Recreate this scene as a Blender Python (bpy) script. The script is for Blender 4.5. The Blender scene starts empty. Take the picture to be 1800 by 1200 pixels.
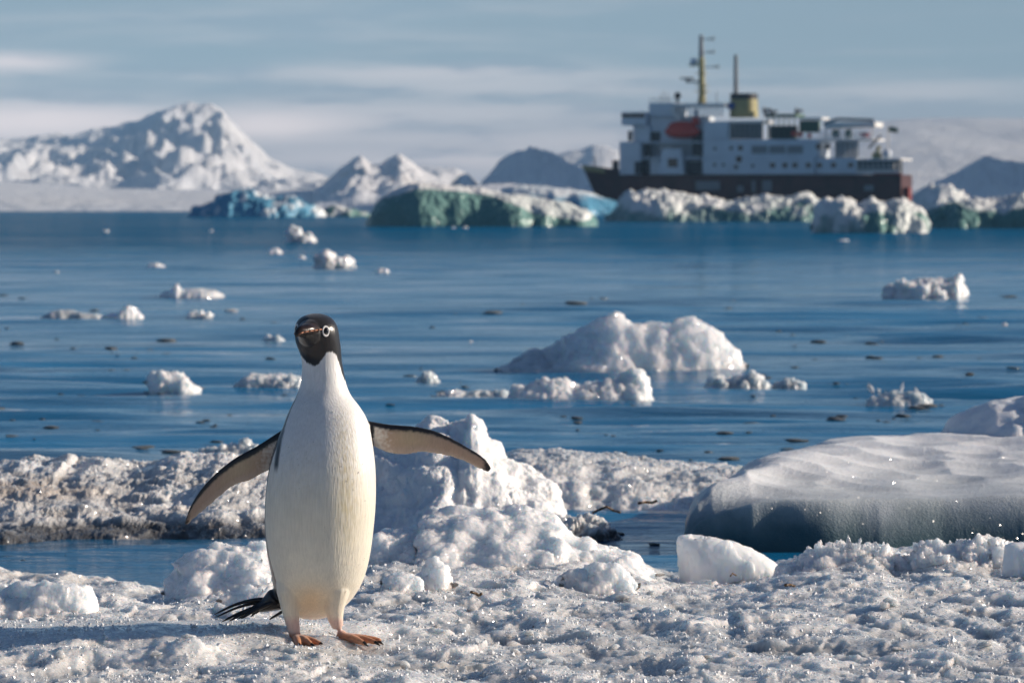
import bpy, bmesh, math, random, time
import numpy as np
from mathutils import Vector, Matrix
T0 = time.time()
R = math.radians
scene = bpy.context.scene
COL = scene.collection
random.seed(4)

# ------------------------------------------------------------------ camera
CAM_H, FPX, PIX_HORIZON = 1.05, 9000.0, 370.0      # photograph is 1800 x 1200
PITCH = math.atan((600 - PIX_HORIZON) / FPX)
cam = bpy.data.cameras.new('camera')
cam.sensor_width = 36.0
cam.lens = FPX / 1800 * 36.0
cam.clip_start, cam.clip_end = 0.5, 90000.0
cam.dof.use_dof = True
cam.dof.focus_distance = 10.75
cam.dof.aperture_fstop = 15.0
cam.dof.aperture_blades = 9
camo = bpy.data.objects.new('camera', cam)
COL.objects.link(camo)
camo.location = (0, 0, CAM_H)
camo.rotation_euler = (R(90) - PITCH, 0, 0)
scene.camera = camo

# ------------------------------------------------------------------ light
SUN_AZ, SUN_EL = R(9), R(20)          # azimuth from +X towards +Y
world = bpy.data.worlds.new('World'); scene.world = world; world.use_nodes = True
sun = bpy.data.lights.new('sun', 'SUN'); sun.energy = 5.0; sun.angle = R(0.53); sun.color = (1.0, 0.87, 0.73)
suno = bpy.data.objects.new('sun', sun); COL.objects.link(suno)
S = Vector((math.cos(SUN_EL)*math.cos(SUN_AZ), math.cos(SUN_EL)*math.sin(SUN_AZ), math.sin(SUN_EL)))
suno.rotation_euler = S.to_track_quat('Z', 'Y').to_euler()
suno.location = (30, 5, 20)

vs = scene.view_settings
scene.display_settings.display_device = 'sRGB'
vs.view_transform = 'Standard'; vs.look = 'None'; vs.exposure = 0.58; vs.gamma = 1.0; vs.use_curve_mapping = False
scene.cycles.use_denoising = True
scene.cycles.max_bounces = 8
scene.cycles.sample_clamp_indirect = 6.0

class NT:
    """short hand for building a node tree"""
    def __init__(s, tree):
        s.t = tree; s.n = tree.nodes; s.l = tree.links
    def new(s, typ, **kw):
        n = s.n.new(typ)
        for k, v in kw.items():
            setattr(n, k, v)
        return n
    def link(s, a, b): s.l.new(a, b)
    def put(s, sock, v):
        if v is None: return
        if isinstance(v, bpy.types.NodeSocket): s.l.new(v, sock)
        else: sock.default_value = v
    def math(s, op, a, b=None, c=None, clamp=False):
        n = s.new('ShaderNodeMath', operation=op, use_clamp=clamp)
        s.put(n.inputs[0], a); s.put(n.inputs[1], b); s.put(n.inputs[2], c)
        return n.outputs[0]
    def mix(s, f, a, b, blend='MIX'):
        n = s.new('ShaderNodeMix', data_type='RGBA', blend_type=blend)
        s.put(n.inputs[0], f); s.put(n.inputs[6], a); s.put(n.inputs[7], b)
        return n.outputs[2]
    def noise(s, vec, scale, detail=3, rough=.55, dim='3D', dist=0.0):
        n = s.new('ShaderNodeTexNoise', noise_dimensions=dim)
        s.put(n.inputs['Vector'], vec); n.inputs['Scale'].default_value = scale
        n.inputs['Detail'].default_value = detail; n.inputs['Roughness'].default_value = rough
        n.inputs['Distortion'].default_value = dist
        return n.outputs[0]
    def vor(s, vec, scale, feature='F1', out=0, rand=1.0):
        n = s.new('ShaderNodeTexVoronoi', feature=feature)
        s.put(n.inputs['Vector'], vec); n.inputs['Scale'].default_value = scale
        n.inputs['Randomness'].default_value = rand
        return n.outputs[out]
    def ramp(s, f, a, b, lo=0.0, hi=1.0):
        n = s.new('ShaderNodeMapRange', interpolation_type='SMOOTHSTEP')
        s.put(n.inputs[0], f); n.inputs[1].default_value = a; n.inputs[2].default_value = b
        n.inputs[3].default_value = lo; n.inputs[4].default_value = hi
        return n.outputs[0]
    def scale(s, vec, xyz):
        n = s.new('ShaderNodeVectorMath', operation='MULTIPLY'); s.put(n.inputs[0], vec)
        n.inputs[1].default_value = xyz
        return n.outputs[0]
    def xyz(s, vec):
        n = s.new('ShaderNodeSeparateXYZ'); s.put(n.inputs[0], vec); return n.outputs
    def comb(s, x, y, z):
        n = s.new('ShaderNodeCombineXYZ')
        for k, v in enumerate((x, y, z)): s.put(n.inputs[k], v)
        return n.outputs[0]
    def bump(s, h, dist, strength=1.0, normal=None):
        n = s.new('ShaderNodeBump'); s.put(n.inputs['Height'], h)
        n.inputs['Distance'].default_value = dist; n.inputs['Strength'].default_value = strength
        if normal is not None: s.l.new(normal, n.inputs['Normal'])
        return n.outputs[0]
    def attr(s, name, out='Fac'):
        n = s.new('ShaderNodeAttribute', attribute_name=name); return n.outputs[out]

# sky: Nishita, with thin bands of stratus low over the horizon
def build_sky():
    nt = NT(world.node_tree); nt.n.clear()
    sky = nt.new('ShaderNodeTexSky', sky_type='NISHITA')
    sky.sun_disc = False; sky.sun_elevation = SUN_EL; sky.sun_rotation = R(90) - SUN_AZ
    sky.air_density = 1.0; sky.dust_density = 0.3; sky.ozone_density = 3.0; sky.altitude = 0
    g = nt.new('ShaderNodeTexCoord').outputs['Generated']
    x, y, z = nt.xyz(g)
    az = nt.math('ARCTAN2', x, y)
    el = nt.math('ARCSINE', z)
    # layers recede to the horizon: coordinates stretch with 1 / elevation
    lay = nt.math('DIVIDE', 1.0, nt.math('ADD', nt.math('ABSOLUTE', el), .06))
    wv = nt.comb(nt.math('MULTIPLY', az, 24.0), nt.math('MULTIPLY', el, 150.0), 0.0)
    warp = nt.math('MULTIPLY', nt.math('SUBTRACT', nt.noise(wv, 1.0, 5, .6), .5), 1.0)
    n1 = nt.noise(nt.comb(nt.math('MULTIPLY', az, 11.0), nt.math('MULTIPLY', lay, 1.35), 3.3), 1.0, 5, .55)
    veil = nt.ramp(n1, .42, .72)
    lowband = nt.ramp(el, .16, .0)
    veil = nt.math('MULTIPLY', veil, nt.math('MULTIPLY', lowband, .22))
    # bands of cloud seen in the photograph (azimuth, elevation, half widths, density)
    tot = veil
    F = FPX
    for px, py, wx, wy, den in ((20, 112, 130, 17, .85), (700, 128, 280, 14, .42), (820, 150, 330, 26, .38),
                                (60, 216, 340, 36, 1.0), (470, 218, 150, 26, .85), (760, 200, 300, 26, .30), (1620, 165, 210, 25, .32),
                                (1300, 250, 520, 40, .35), (700, 290, 500, 40, .35), (-900, 190, 400, 30, .8), (2600, 160, 500, 30, .7)):
        a0, e0 = (px - 900) / F, (370 - py) / F
        dx = nt.math('DIVIDE', nt.math('SUBTRACT', az, a0), wx / F)
        dy = nt.math('DIVIDE', nt.math('SUBTRACT', el, e0), wy / F)
        dy = nt.math('ADD', dy, nt.math('MULTIPLY', warp, 1.6))
        r2 = nt.math('ADD', nt.math('MULTIPLY', dx, dx), nt.math('MULTIPLY', dy, dy))
        m = nt.math('MULTIPLY', nt.math('EXPONENT', nt.math('MULTIPLY', r2, -1.0)), den)
        tot = nt.math('SUBTRACT', nt.math('ADD', tot, m), nt.math('MULTIPLY', tot, m))
    cl_lit = (0.92, 0.79, 0.74, 1); cl_sh = (0.38, 0.37, 0.42, 1)
    shade = nt.noise(wv, 1.3, 4, .55)
    ccol = nt.mix(nt.ramp(nt.math('ADD', shade, nt.math('MULTIPLY', tot, .26)), .40, .62), cl_sh, cl_lit)
    skyc = nt.mix(1.0, sky.outputs[0], (.032, .034, .040, 1), 'MULTIPLY')
    skyc = nt.mix(nt.math('MULTIPLY', nt.ramp(el, .13, .02), .92), skyc, nt.mix(nt.ramp(el, .03, .008), (.30, .385, .415, 1), (.37, .365, .39, 1)))   # thin high overcast near the horizon
    c = nt.mix(tot, skyc, ccol)
    bg = nt.new('ShaderNodeBackground'); nt.link(c, bg.inputs[0]); bg.inputs[1].default_value = 1.0
    out = nt.new('ShaderNodeOutputWorld'); nt.link(bg.outputs[0], out.inputs[0])
build_sky()

# ------------------------------------------------------------------ pixel <-> place
def ray(px, py):
    v = Vector(((px - 900) / FPX, 1.0, (600 - py) / FPX))
    c, s = math.cos(PITCH), math.sin(PITCH)
    return Vector((v.x, v.y * c + v.z * s, -v.y * s + v.z * c))
def at(px, py, d):                      # the point on that ray at forward distance d
    r = ray(px, py); k = d / r.y
    return Vector((r.x * k, d, CAM_H + r.z * k))
def dist_of(py, z=0.0):                 # forward distance of a point of height z seen in row py
    r = ray(900, py); return (z - CAM_H) / r.z * r.y
def ground(px, py, z=0.0): return at(px, py, dist_of(py, z))

# ------------------------------------------------------------------ numpy noise
_rng = np.random.RandomState(11)
PERM = _rng.permutation(256).astype(np.int32)
G3 = _rng.normal(size=(256, 3)).astype(np.float32); G3 /= np.linalg.norm(G3, axis=1)[:, None]
def pn(P, seed=0):
    P = np.asarray(P, np.float32) + np.float32(seed * 17.31)
    fl = np.floor(P); f = P - fl; I = fl.astype(np.int64)
    u = f * f * f * (f * (f * 6 - 15) + 10)
    D = P.shape[1]
    out = np.zeros(len(P), np.float32)
    X = [(I[:, 0]) & 255, (I[:, 0] + 1) & 255]; Y = [I[:, 1], I[:, 1] + 1]
    if D == 2:
        for a in (0, 1):
            wx = u[:, 0] if a else 1 - u[:, 0]
            for b in (0, 1):
                g = G3[PERM[(PERM[X[a]] + Y[b]) & 255]]
                out += wx * (u[:, 1] if b else 1 - u[:, 1]) * (g[:, 0] * (f[:, 0] - a) + g[:, 1] * (f[:, 1] - b))
        return out * 1.5
    for a in (0, 1):
        wx = u[:, 0] if a else 1 - u[:, 0]
        for b in (0, 1):
            wy = wx * (u[:, 1] if b else 1 - u[:, 1]); h = (PERM[X[a]] + Y[b]) & 255
            for c in (0, 1):
                g = G3[PERM[(PERM[h] + I[:, 2] + c) & 255]]
                out += wy * (u[:, 2] if c else 1 - u[:, 2]) * (g[:, 0] * (f[:, 0] - a) + g[:, 1] * (f[:, 1] - b) + g[:, 2] * (f[:, 2] - c))
    return out * 1.4
def fbm(P, octv=4, gain=.5, lac=2.03, seed=0):
    o = 0; a = 1.0; Q = np.asarray(P, np.float32)
    for k in range(octv):
        o = o + a * pn(Q, seed + k); a *= gain; Q = Q * lac
    return o
def ridged(P, octv=4, gain=.5, lac=2.03, seed=0):
    o = 0; a = 1.0; Q = np.asarray(P, np.float32)
    for k in range(octv):
        o = o + a * (1 - 2 * np.abs(pn(Q, seed + k))); a *= gain; Q = Q * lac
    return o
def worley(P, seed=0):                  # distance to the nearest feature point, 2D or 3D
    P = np.asarray(P, np.float32) + np.float32(seed * 7.7)
    I = np.floor(P).astype(np.int64); best = np.full(len(P), 9.0, np.float32); D = P.shape[1]
    rs = np.random.RandomState(seed + 100).rand(256, 3).astype(np.float32)
    rng = (-1, 0, 1)
    for a in rng:
        for b in rng:
            for c in (rng if D == 3 else (0,)):
                C = I + np.array([a, b, c][:D]); h = PERM[(PERM[C[:, 0] & 255] + C[:, 1]) & 255]
                if D == 3: h = PERM[(h + C[:, 2]) & 255]
                q = C + rs[h][:, :D] - P
                best = np.minimum(best, (q * q).sum(1))
    return np.sqrt(best)
def blocks(P, seed=0):                  # broken plates: every cell is a plane with its own height and tilt
    P = np.asarray(P, np.float32) + np.float32(seed * 7.7)
    I = np.floor(P).astype(np.int64); D = P.shape[1]; best = np.full(len(P), 9.0, np.float32); out = np.zeros(len(P), np.float32)
    rs = np.random.RandomState(seed + 300).rand(256, 3).astype(np.float32); rt = np.random.RandomState(seed + 301).rand(256, 4).astype(np.float32) - .5
    for a in (-1, 0, 1):
        for b in (-1, 0, 1):
            for c in ((-1, 0, 1) if D == 3 else (0,)):
                C = I + np.array([a, b, c][:D]); h = PERM[(PERM[C[:, 0] & 255] + C[:, 1]) & 255]
                if D == 3: h = PERM[(h + C[:, 2]) & 255]
                q = P - C - rs[h][:, :D]; d2 = (q * q).sum(1); k = d2 < best
                best = np.where(k, d2, best); out = np.where(k, rt[h][:, 3] + 1.5 * (rt[h][:, :D] * q).sum(1), out)
    return out
def sstep(a, b, x):
    t = np.clip((x - a) / (b - a), 0, 1); return t * t * (3 - 2 * t)

# ------------------------------------------------------------------ object helpers
def tag(o, label=None, cat=None, group=None, kind=None):
    for k, v in (('label', label), ('category', cat), ('group', group), ('kind', kind)):
        if v: o[k] = v
    return o
def link(name, me, mat=None, parent=None, loc=None):
    o = bpy.data.objects.new(name, me); COL.objects.link(o)
    if mat is not None and me is not None and not me.materials: me.materials.append(mat)
    if parent is not None: o.parent = parent
    if loc is not None: o.location = loc
    return o
def empty(name, loc, rz=0.0):
    o = bpy.data.objects.new(name, None); COL.objects.link(o); o.location = loc; o.rotation_euler = (0, 0, rz)
    o.empty_display_size = .1
    return o
def mesh_np(name, V, F, smooth=True):
    """V (n,3) array, F (m,3|4) array or list of polygons"""
    me = bpy.data.meshes.new(name)
    V = np.asarray(V, np.float32)
    if isinstance(F, np.ndarray):
        k = F.shape[1]; m = len(F)
        me.vertices.add(len(V)); me.vertices.foreach_set('co', V.ravel())
        me.loops.add(m * k); me.loops.foreach_set('vertex_index', F.astype(np.int32).ravel())
        me.polygons.add(m); me.polygons.foreach_set('loop_start', np.arange(0, m * k, k, dtype=np.int32))
        me.polygons.foreach_set('loop_total', np.full(m, k, np.int32))
        me.update(calc_edges=True)
    else:
        me.from_pydata([tuple(map(float, v)) for v in V], [], F)
    me.polygons.foreach_set('use_smooth', np.full(len(me.polygons), smooth))
    me.update()
    return me
def grid_faces(nu, nv, off=0, wrap=False):   # vertex index = i*nv + j
    i = np.arange(nu if wrap else nu - 1)[:, None]; j = np.arange(nv - 1)[None, :]
    i2 = (i + 1) % nu
    a = i * nv + j; b = i2 * nv + j; c = i2 * nv + j + 1; d = i * nv + j + 1
    return np.stack([a, b, c, d], -1).reshape(-1, 4) + off
def set_attr(me, name, vals):
    a = me.attributes.new(name, 'FLOAT', 'POINT'); a.data.foreach_set('value', np.asarray(vals, np.float32))
def set_col(me, name, vals):
    a = me.attributes.new(name, 'FLOAT_COLOR', 'POINT')
    v = np.ones((len(vals), 4), np.float32); v[:, :3] = vals
    a.data.foreach_set('color', v.ravel())
def grid_normals(P, nu, nv):
    Q = P.reshape(nu, nv, 3); a = np.gradient(Q, axis=0); b = np.gradient(Q, axis=1)
    n = np.cross(a, b); n /= np.linalg.norm(n, axis=2, keepdims=True) + 1e-9
    return n.reshape(-1, 3)

# ------------------------------------------------------------------ materials
def new_mat(name):
    m = bpy.data.materials.new(name); m.use_nodes = True
    nt = NT(m.node_tree); b = nt.n.get('Principled BSDF')
    return m, nt, b
def plain(name, col, rough=.5, metal=0.0, var=.12, scale=3.0, bump=0.0):
    m, nt, b = new_mat(name)
    o = nt.new('ShaderNodeTexCoord').outputs['Object']
    n = nt.noise(o, scale, 4)
    c = nt.mix(nt.ramp(n, .3, .7), tuple(x * (1 - var) for x in col) + (1,), tuple(min(1, x * (1 + var)) for x in col) + (1,))
    nt.link(c, b.inputs['Base Color']); b.inputs['Roughness'].default_value = rough; b.inputs['Metallic'].default_value = metal
    if bump: nt.link(nt.bump(n, bump), b.inputs['Normal'])
    return m
def ice_mat(name, snow=(.80, .80, .80), bare=(.42, .47, .50), s=1.0, sss=.25, rad=.03, grain=.004, gdist=.003, rough=(.24, .55), spec=.5, dirt=None, attr=False, tr=0.0, deep=None, deepz=None, glint=.35):
    """granular ice and snow; s = size of one metre in texture units"""
    m, nt, b = new_mat(name)
    o = nt.new('ShaderNodeTexCoord').outputs['Object']
    n1 = nt.noise(o, 5.0 * s, 5, .6)
    f = nt.ramp(n1, .36, .66)
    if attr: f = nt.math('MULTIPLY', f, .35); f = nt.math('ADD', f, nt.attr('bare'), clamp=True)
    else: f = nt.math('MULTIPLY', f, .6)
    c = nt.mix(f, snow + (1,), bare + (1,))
    if attr: c = nt.mix(nt.attr('stain'), c, (.30, .21, .13, 1))
    if dirt:
        d = nt.math('MULTIPLY', nt.ramp(nt.noise(o, 3.1 * s, 4, .6), .55, .72), .55)
        c = nt.mix(d, c, dirt + (1,))
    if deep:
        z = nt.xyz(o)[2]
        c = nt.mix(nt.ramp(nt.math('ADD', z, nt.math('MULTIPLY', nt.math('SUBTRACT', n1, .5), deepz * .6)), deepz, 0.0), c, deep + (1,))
    nt.link(c, b.inputs['Base Color'])
    b.inputs['Subsurface Weight'].default_value = sss
    b.inputs['Subsurface Radius'].default_value = (rad * .8, rad, rad * 1.15)
    b.inputs['Subsurface Scale'].default_value = 1.0
    b.inputs['IOR'].default_value = 1.31
    b.inputs['Specular IOR Level'].default_value = spec
    v = nt.vor(o, 1 / grain)
    n2 = nt.noise(o, .35 / grain, 3, .65)
    rr = nt.ramp(nt.noise(o, 1.0 / grain, 1), .42, .6, rough[0], rough[1])
    if attr: rr = nt.math('MULTIPLY', rr, nt.math('SUBTRACT', 1.0, nt.math('MULTIPLY', nt.attr('bare'), .55)))
    nt.link(rr, b.inputs['Roughness'])
    h = nt.math('ADD', nt.math('MULTIPLY', v, .8), nt.math('MULTIPLY', n2, 1.2))
    nrm = nt.bump(h, gdist * .55, 1.0)
    nt.link(nrm, b.inputs['Normal'])
    if glint:      # scattered crystal facets that mirror the sun
        cell = nt.new('ShaderNodeTexVoronoi', feature='F1'); nt.link(o, cell.inputs['Vector']); cell.inputs['Scale'].default_value = 1.2 / grain
        rc = nt.xyz(cell.outputs['Color'])
        fac = nt.new('ShaderNodeVectorMath', operation='SUBTRACT'); nt.link(cell.outputs['Color'], fac.inputs[0]); fac.inputs[1].default_value = (.5, .5, .5)
        sc = nt.scale(fac.outputs[0], (1.5, 1.5, 1.5))
        geo = nt.new('ShaderNodeNewGeometry').outputs['Normal']
        ad = nt.new('ShaderNodeVectorMath', operation='ADD'); nt.link(sc, ad.inputs[0]); nt.link(geo, ad.inputs[1])
        nn = nt.new('ShaderNodeVectorMath', operation='NORMALIZE'); nt.link(ad.outputs[0], nn.inputs[0])
        b.inputs['Coat Weight'].default_value = glint
        b.inputs['Coat Roughness'].default_value = .09; b.inputs['Coat IOR'].default_value = 1.31
        nt.link(nn.outputs[0], b.inputs['Coat Normal'])
    if tr:
        b.inputs['Transmission Weight'].default_value = tr
    return m
M = {}
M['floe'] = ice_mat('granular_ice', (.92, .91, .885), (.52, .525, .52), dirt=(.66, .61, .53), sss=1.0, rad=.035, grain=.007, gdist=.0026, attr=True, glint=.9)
M['chunk'] = ice_mat('refrozen_ice', (.90, .90, .90), (.62, .66, .69), sss=1.0, rad=.06, grain=.009, gdist=.004, rough=(.15, .45), glint=.35)
M['snow'] = ice_mat('crusted_snow', (.90, .895, .885), (.80, .81, .82), sss=.8, rad=.02, grain=.007, gdist=.005, rough=(.4, .8), glint=.35)
M['smooth'] = ice_mat('smooth_ice', (.88, .89, .89), (.78, .80, .81), sss=.9, rad=.06, grain=.02, gdist=.002, rough=(.3, .5), glint=.15)
M['dirty'] = ice_mat('dirty_slush_ice', (.88, .87, .85), (.10, .10, .10), dirt=(.72, .67, .60), sss=.8, rad=.015, grain=.008, gdist=.006, rough=(.12, .5), attr=True, glint=.6)
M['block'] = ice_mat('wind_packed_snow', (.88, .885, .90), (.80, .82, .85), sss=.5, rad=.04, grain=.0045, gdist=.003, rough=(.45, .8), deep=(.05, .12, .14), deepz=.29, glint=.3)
M['brash'] = ice_mat('clear_brash_ice', (.20, .215, .215), (.05, .06, .06), s=2, sss=0.0, grain=.02, gdist=.01, rough=(.06, .3), glint=.5)
M['floemid'] = ice_mat('floating_ice', (.92, .91, .90), (.55, .58, .59), sss=1.0, rad=.07, grain=.025, gdist=.010, rough=(.2, .55), glint=.9, attr=True)
M['growler'] = ice_mat('translucent_growler_ice', (.94, .935, .93), (.55, .59, .61), sss=1.0, rad=.2, grain=.022, gdist=.008, rough=(.12, .4), glint=1.0, attr=True)
M['berg'] = ice_mat('berg_snow_and_ice', (.86, .85, .83), (.17, .31, .285), s=.05, sss=.1, rad=.3, grain=.35, gdist=.2, rough=(.3, .7), attr=True, glint=.1)
M['bluebg'] = ice_mat('blue_berg_ice', (.84, .86, .86), (.13, .36, .52), s=.05, sss=.1, rad=.3, grain=.5, gdist=.3, rough=(.3, .7), attr=True, glint=.1)
def crystal():
    m, nt, b = new_mat('clear_ice_crystal')
    o = nt.new('ShaderNodeTexCoord').outputs['Object']
    b.inputs['Base Color'].default_value = (.93, .95, .97, 1); b.inputs['Roughness'].default_value = .06
    b.inputs['IOR'].default_value = 1.31; b.inputs['Transmission Weight'].default_value = .55
    nt.link(nt.bump(nt.noise(o, 140, 3), .004), b.inputs['Normal'])
    return m
M['crystal'] = crystal()
def land_mat():
    m, nt, b = new_mat('mountain_snow')
    o = nt.new('ShaderNodeTexCoord').outputs['Object']
    n = nt.noise(o, .004, 6, .6)
    rock = nt.math('MULTIPLY', nt.attr('rock'), nt.ramp(nt.noise(o, .02, 5, .65), .4, .6))
    c = nt.mix(nt.ramp(n, .35, .65), (.80, .79, .79, 1), (.74, .75, .78, 1))
    c = nt.mix(rock, c, (.20, .20, .22, 1))
    nt.link(c, b.inputs['Base Color']); b.inputs['Roughness'].default_value = .85
    b.inputs['Specular IOR Level'].default_value = .1
    nt.link(nt.bump(nt.noise(o, .02, 6, .6), 12.0), b.inputs['Normal'])
    return m
M['land'] = land_mat()
def water_mat():
    m, nt, b = new_mat('sea_water')
    o = nt.new('ShaderNodeTexCoord').outputs['Object']
    x, y, z = nt.xyz(o)
    b.inputs['Base Color'].default_value = (.006, .06, .13, 1)
    b.inputs['Roughness'].default_value = .06; b.inputs['IOR'].default_value = 1.333
    wind = nt.ramp(y, 60, 170)                                   # breeze roughens the open water further out
    patch = nt.noise(nt.scale(o, (.012, .006, 1)), 1.0, 4)
    windp = nt.math('MULTIPLY', wind, nt.ramp(patch, .3, .62, .55, 1.15))
    a = nt.noise(nt.scale(o, (2.0, 5.0, 1)), 1.0, 4, .55)
    c = nt.noise(nt.scale(o, (.45, 1.2, 1)), 1.0, 5, .6)
    h = nt.math('ADD', nt.math('MULTIPLY', a, .017), nt.math('MULTIPLY', nt.math('MULTIPLY', c, wind), .38))
    nrm = nt.bump(h, 1.0)
    nt.link(nrm, b.inputs['Normal'])
    # light scattered back out of the water, seen between the reflecting ripples
    df = nt.new('ShaderNodeBsdfDiffuse'); nt.link(nt.mix(wind, (.010, .20, .43, 1), (.007, .112, .235, 1)), df.inputs['Color']); nt.link(nrm, df.inputs['Normal'])
    mx = nt.new('ShaderNodeMixShader')
    rip = nt.noise(nt.scale(o, (.16, .9, 1)), 1.0, 6, .62)
    f = nt.math('ADD', nt.math('ADD', nt.math('MULTIPLY', windp, .50), .30), nt.math('MULTIPLY', nt.math('SUBTRACT', rip, .5), 1.8), clamp=True)
    nt.link(f, mx.inputs[0]); nt.link(b.outputs[0], mx.inputs[1]); nt.link(df.outputs[0], mx.inputs[2])
    nt.link(mx.outputs[0], nt.n.get('Material Output').inputs[0])
    return m
M['water'] = water_mat()
# ------------------------------------------------------------------ sea
def build_sea():
    d = np.concatenate([np.exp(np.linspace(math.log(6.5), math.log(430.), 960)), np.exp(np.linspace(math.log(440.), math.log(17900.), 46))])
    d = np.concatenate([[-60., -10., 2.0, 4.5], d])
    t = np.concatenate([[-6., -3., -1.7], np.linspace(-1.15, 1.15, 330), [1.7, 3., 6.]])
    hw = 1.0 + .115 * np.abs(d)
    ext = np.where(np.abs(t) > 1.2, 12.0, 0.0) * np.sign(t)
    X = hw[:, None] * t[None, :] + ext[None, :] * np.where(np.abs(t) > 2, 5, 1)[None, :] * (1 + .04 * np.abs(d))[:, None]
    Y = np.repeat(d[:, None], len(t), 1)
    Z = np.zeros_like(X)
    rs = np.random.RandomState(5)
    sp = np.maximum(hw * 2.3 / 330, np.gradient(d))[:, None]
    # long soft swell plus ripples that run roughly towards the camera
    nW = 52
    lam = np.exp(rs.uniform(math.log(.20), math.log(2.8), nW))
    ang = rs.normal(0, .27, nW) + np.pi / 2
    warp = (fbm(np.stack([X.ravel() * .35, Y.ravel() * .18], 1), 3, seed=3) * .8).reshape(X.shape)
    gust = .55 + .75 * sstep(-.25, .5, fbm(np.stack([X.ravel() * .12, Y.ravel() * .05], 1), 3, seed=9)).reshape(X.shape)
    for L, a in zip(lam, ang):
        k = 2 * np.pi / L
        amp = .0060 * L * min(1, (.8 / L)) ** .75 * rs.uniform(.5, 1.3)
        fade = np.clip((L / sp - 2.5) / 3.5, 0, 1)
        Z += fade * amp * np.sin(k * (X * math.cos(a) + Y * math.sin(a)) + rs.rand() * 6.28 + warp * min(2.4, k * .35))
    Z *= gust * sstep(4., 8., Y) * (1 - .0 * Y)
    near = sstep(19., 14.5, Y); Z *= 1 - .55 * near          # sheltered water between the floes
    Z[:, np.abs(t) > 1.2] *= .3
    V = np.stack([X, Y, Z], -1).reshape(-1, 3)
    me = mesh_np('sea', V, grid_faces(len(d), len(t))[:, ::-1].copy())
    o = link('sea', me, M['water'])
    tag(o, 'calm blue bay water with long ripples around the floating ice', None, None, 'structure')
build_sea()

# ------------------------------------------------------------------ distant land
def land(name, label, crest, d_front, d_back, base=0.02, relief=.25, nscale=1.0, nu=260, nv=120, seed=1, foot=.0, power=1.0, rock=0.0, back=1.3, crest_at=.8):
    """snow-covered range: crest = silhouette (px, py) seen at distance d_back"""
    cx = np.array([p[0] for p in crest], float); cy = np.array([p[1] for p in crest], float)
    px = np.linspace(cx[0], cx[-1], nu)
    # smooth interpolation of the crest
    py = np.interp(px, cx, cy)
    ker = np.array([1, 2, 3, 2, 1.]); ker /= ker.sum()
    py = np.convolve(np.pad(py, 2, 'edge'), ker, 'valid')
    v = np.linspace(0, 1, nv)
    U, Vv = np.meshgrid(px, v, indexing='ij')
    D = d_front + (d_back * back - d_front) * Vv
    sx = (U - 900) / FPX
    Xw = sx * D
    s = np.clip((D - d_front) / (d_back - d_front), 0, None)
    H = (PIX_HORIZON - py)[:, None] / FPX * d_back + CAM_H
    up = np.where(s <= 1, np.clip(s, 0, 1) ** power, 1 - .75 * sstep(1., 1.0 + (back - 1) * d_back / (d_back - d_front), s))
    Z = H * (foot * sstep(0, .12, s) + (1 - foot) * up)
    k = nscale * 9.0 / (d_back * .2)
    Q = np.stack([Xw.ravel() * k, D.ravel() * k * .36], 1)
    n = ridged(Q + .14 * np.stack([fbm(Q * .7, 3, seed=seed + 40), fbm(Q * .7, 3, seed=seed + 50)], 1), 4, .42, seed=seed).reshape(Z.shape)
    n2 = fbm(Q * 3.0, 4, seed=seed + 7).reshape(Z.shape)
    env = np.sin(np.pi * np.clip(s, 0, 1)) ** .8
    Z = Z + H * relief * env * (n - .9) * .5 + H * relief * .07 * n2 * np.clip(s, 0, 1)
    edge = np.minimum(sstep(0, .03, (U - px[0]) / (px[-1] - px[0])), sstep(0, .03, (px[-1] - U) / (px[-1] - px[0])))
    Z = Z * edge - base * H.max() * (1 - sstep(0, .05, s)) - 3.0 * (s < 1e-6)
    org = np.array([0, d_front, 0])
    me = mesh_np(name, np.stack([Xw, D, Z], -1).reshape(-1, 3) - org, grid_faces(nu, nv))
    g = np.gradient(Z, axis=0) / (np.abs(np.gradient(Xw, axis=0)) + 1e-6)
    set_attr(me, 'rock', (rock * sstep(.55, 1.3, np.abs(g)) * sstep(.15, .3, s)).ravel())
    o = link(name, me, M['land'], None, tuple(org))
    tag(o, label, None, None, 'structure')
    return o
land('mountain', 'broad snowy massif with blue shaded ravines on the left horizon',
     [(-700, 310), (-400, 280), (-150, 256), (-30, 248), (20, 244), (110, 238), (180, 229), (240, 213), (282, 197), (312, 186), (345, 181), (372, 185), (392, 194), (408, 214), (432, 240), (452, 256), (470, 276), (492, 286), (515, 298), (560, 306), (610, 322), (680, 340), (760, 352)],
     9300, 12000, relief=.70, nscale=1.5, nu=420, nv=170, seed=3, foot=.16, power=1.7, rock=.5)
land('snowfield', 'smooth snow-covered foreland below the left massif', [(-900, 338), (-300, 322), (0, 318), (60, 322), (200, 331), (330, 333), (470, 334), (560, 330), (640, 334), (720, 342), (900, 352), (1000, 366)],
     7600, 9400, relief=.10, nscale=.4, nu=160, nv=60, seed=13, foot=.25, power=.8)
land('mountain', 'pair of small snowy peaks behind the green iceberg', [(545, 334), (568, 325), (585, 308), (603, 292), (622, 279), (636, 275), (652, 287), (668, 289), (684, 279), (703, 271), (722, 284), (745, 300), (790, 322), (830, 336)],
     7000, 8200, relief=.55, nscale=2.4, nu=200, nv=90, seed=23, foot=.1, power=1.0, rock=.8)
land('hill', 'low hazy blue hill between the peaks and the dome', [(660, 330), (705, 302), (735, 291), (770, 292), (805, 296), (822, 306), (850, 328)], 9800, 10600, relief=.3, nu=90, nv=50, seed=33, rock=.9, nscale=2)
land('hill', 'small dark rocky hill left of the dome', [(786, 330), (798, 318), (810, 307), (822, 305), (832, 314), (850, 334)], 5200, 5600, relief=.3, nu=70, nv=40, seed=43, rock=2.5, nscale=3)
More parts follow.
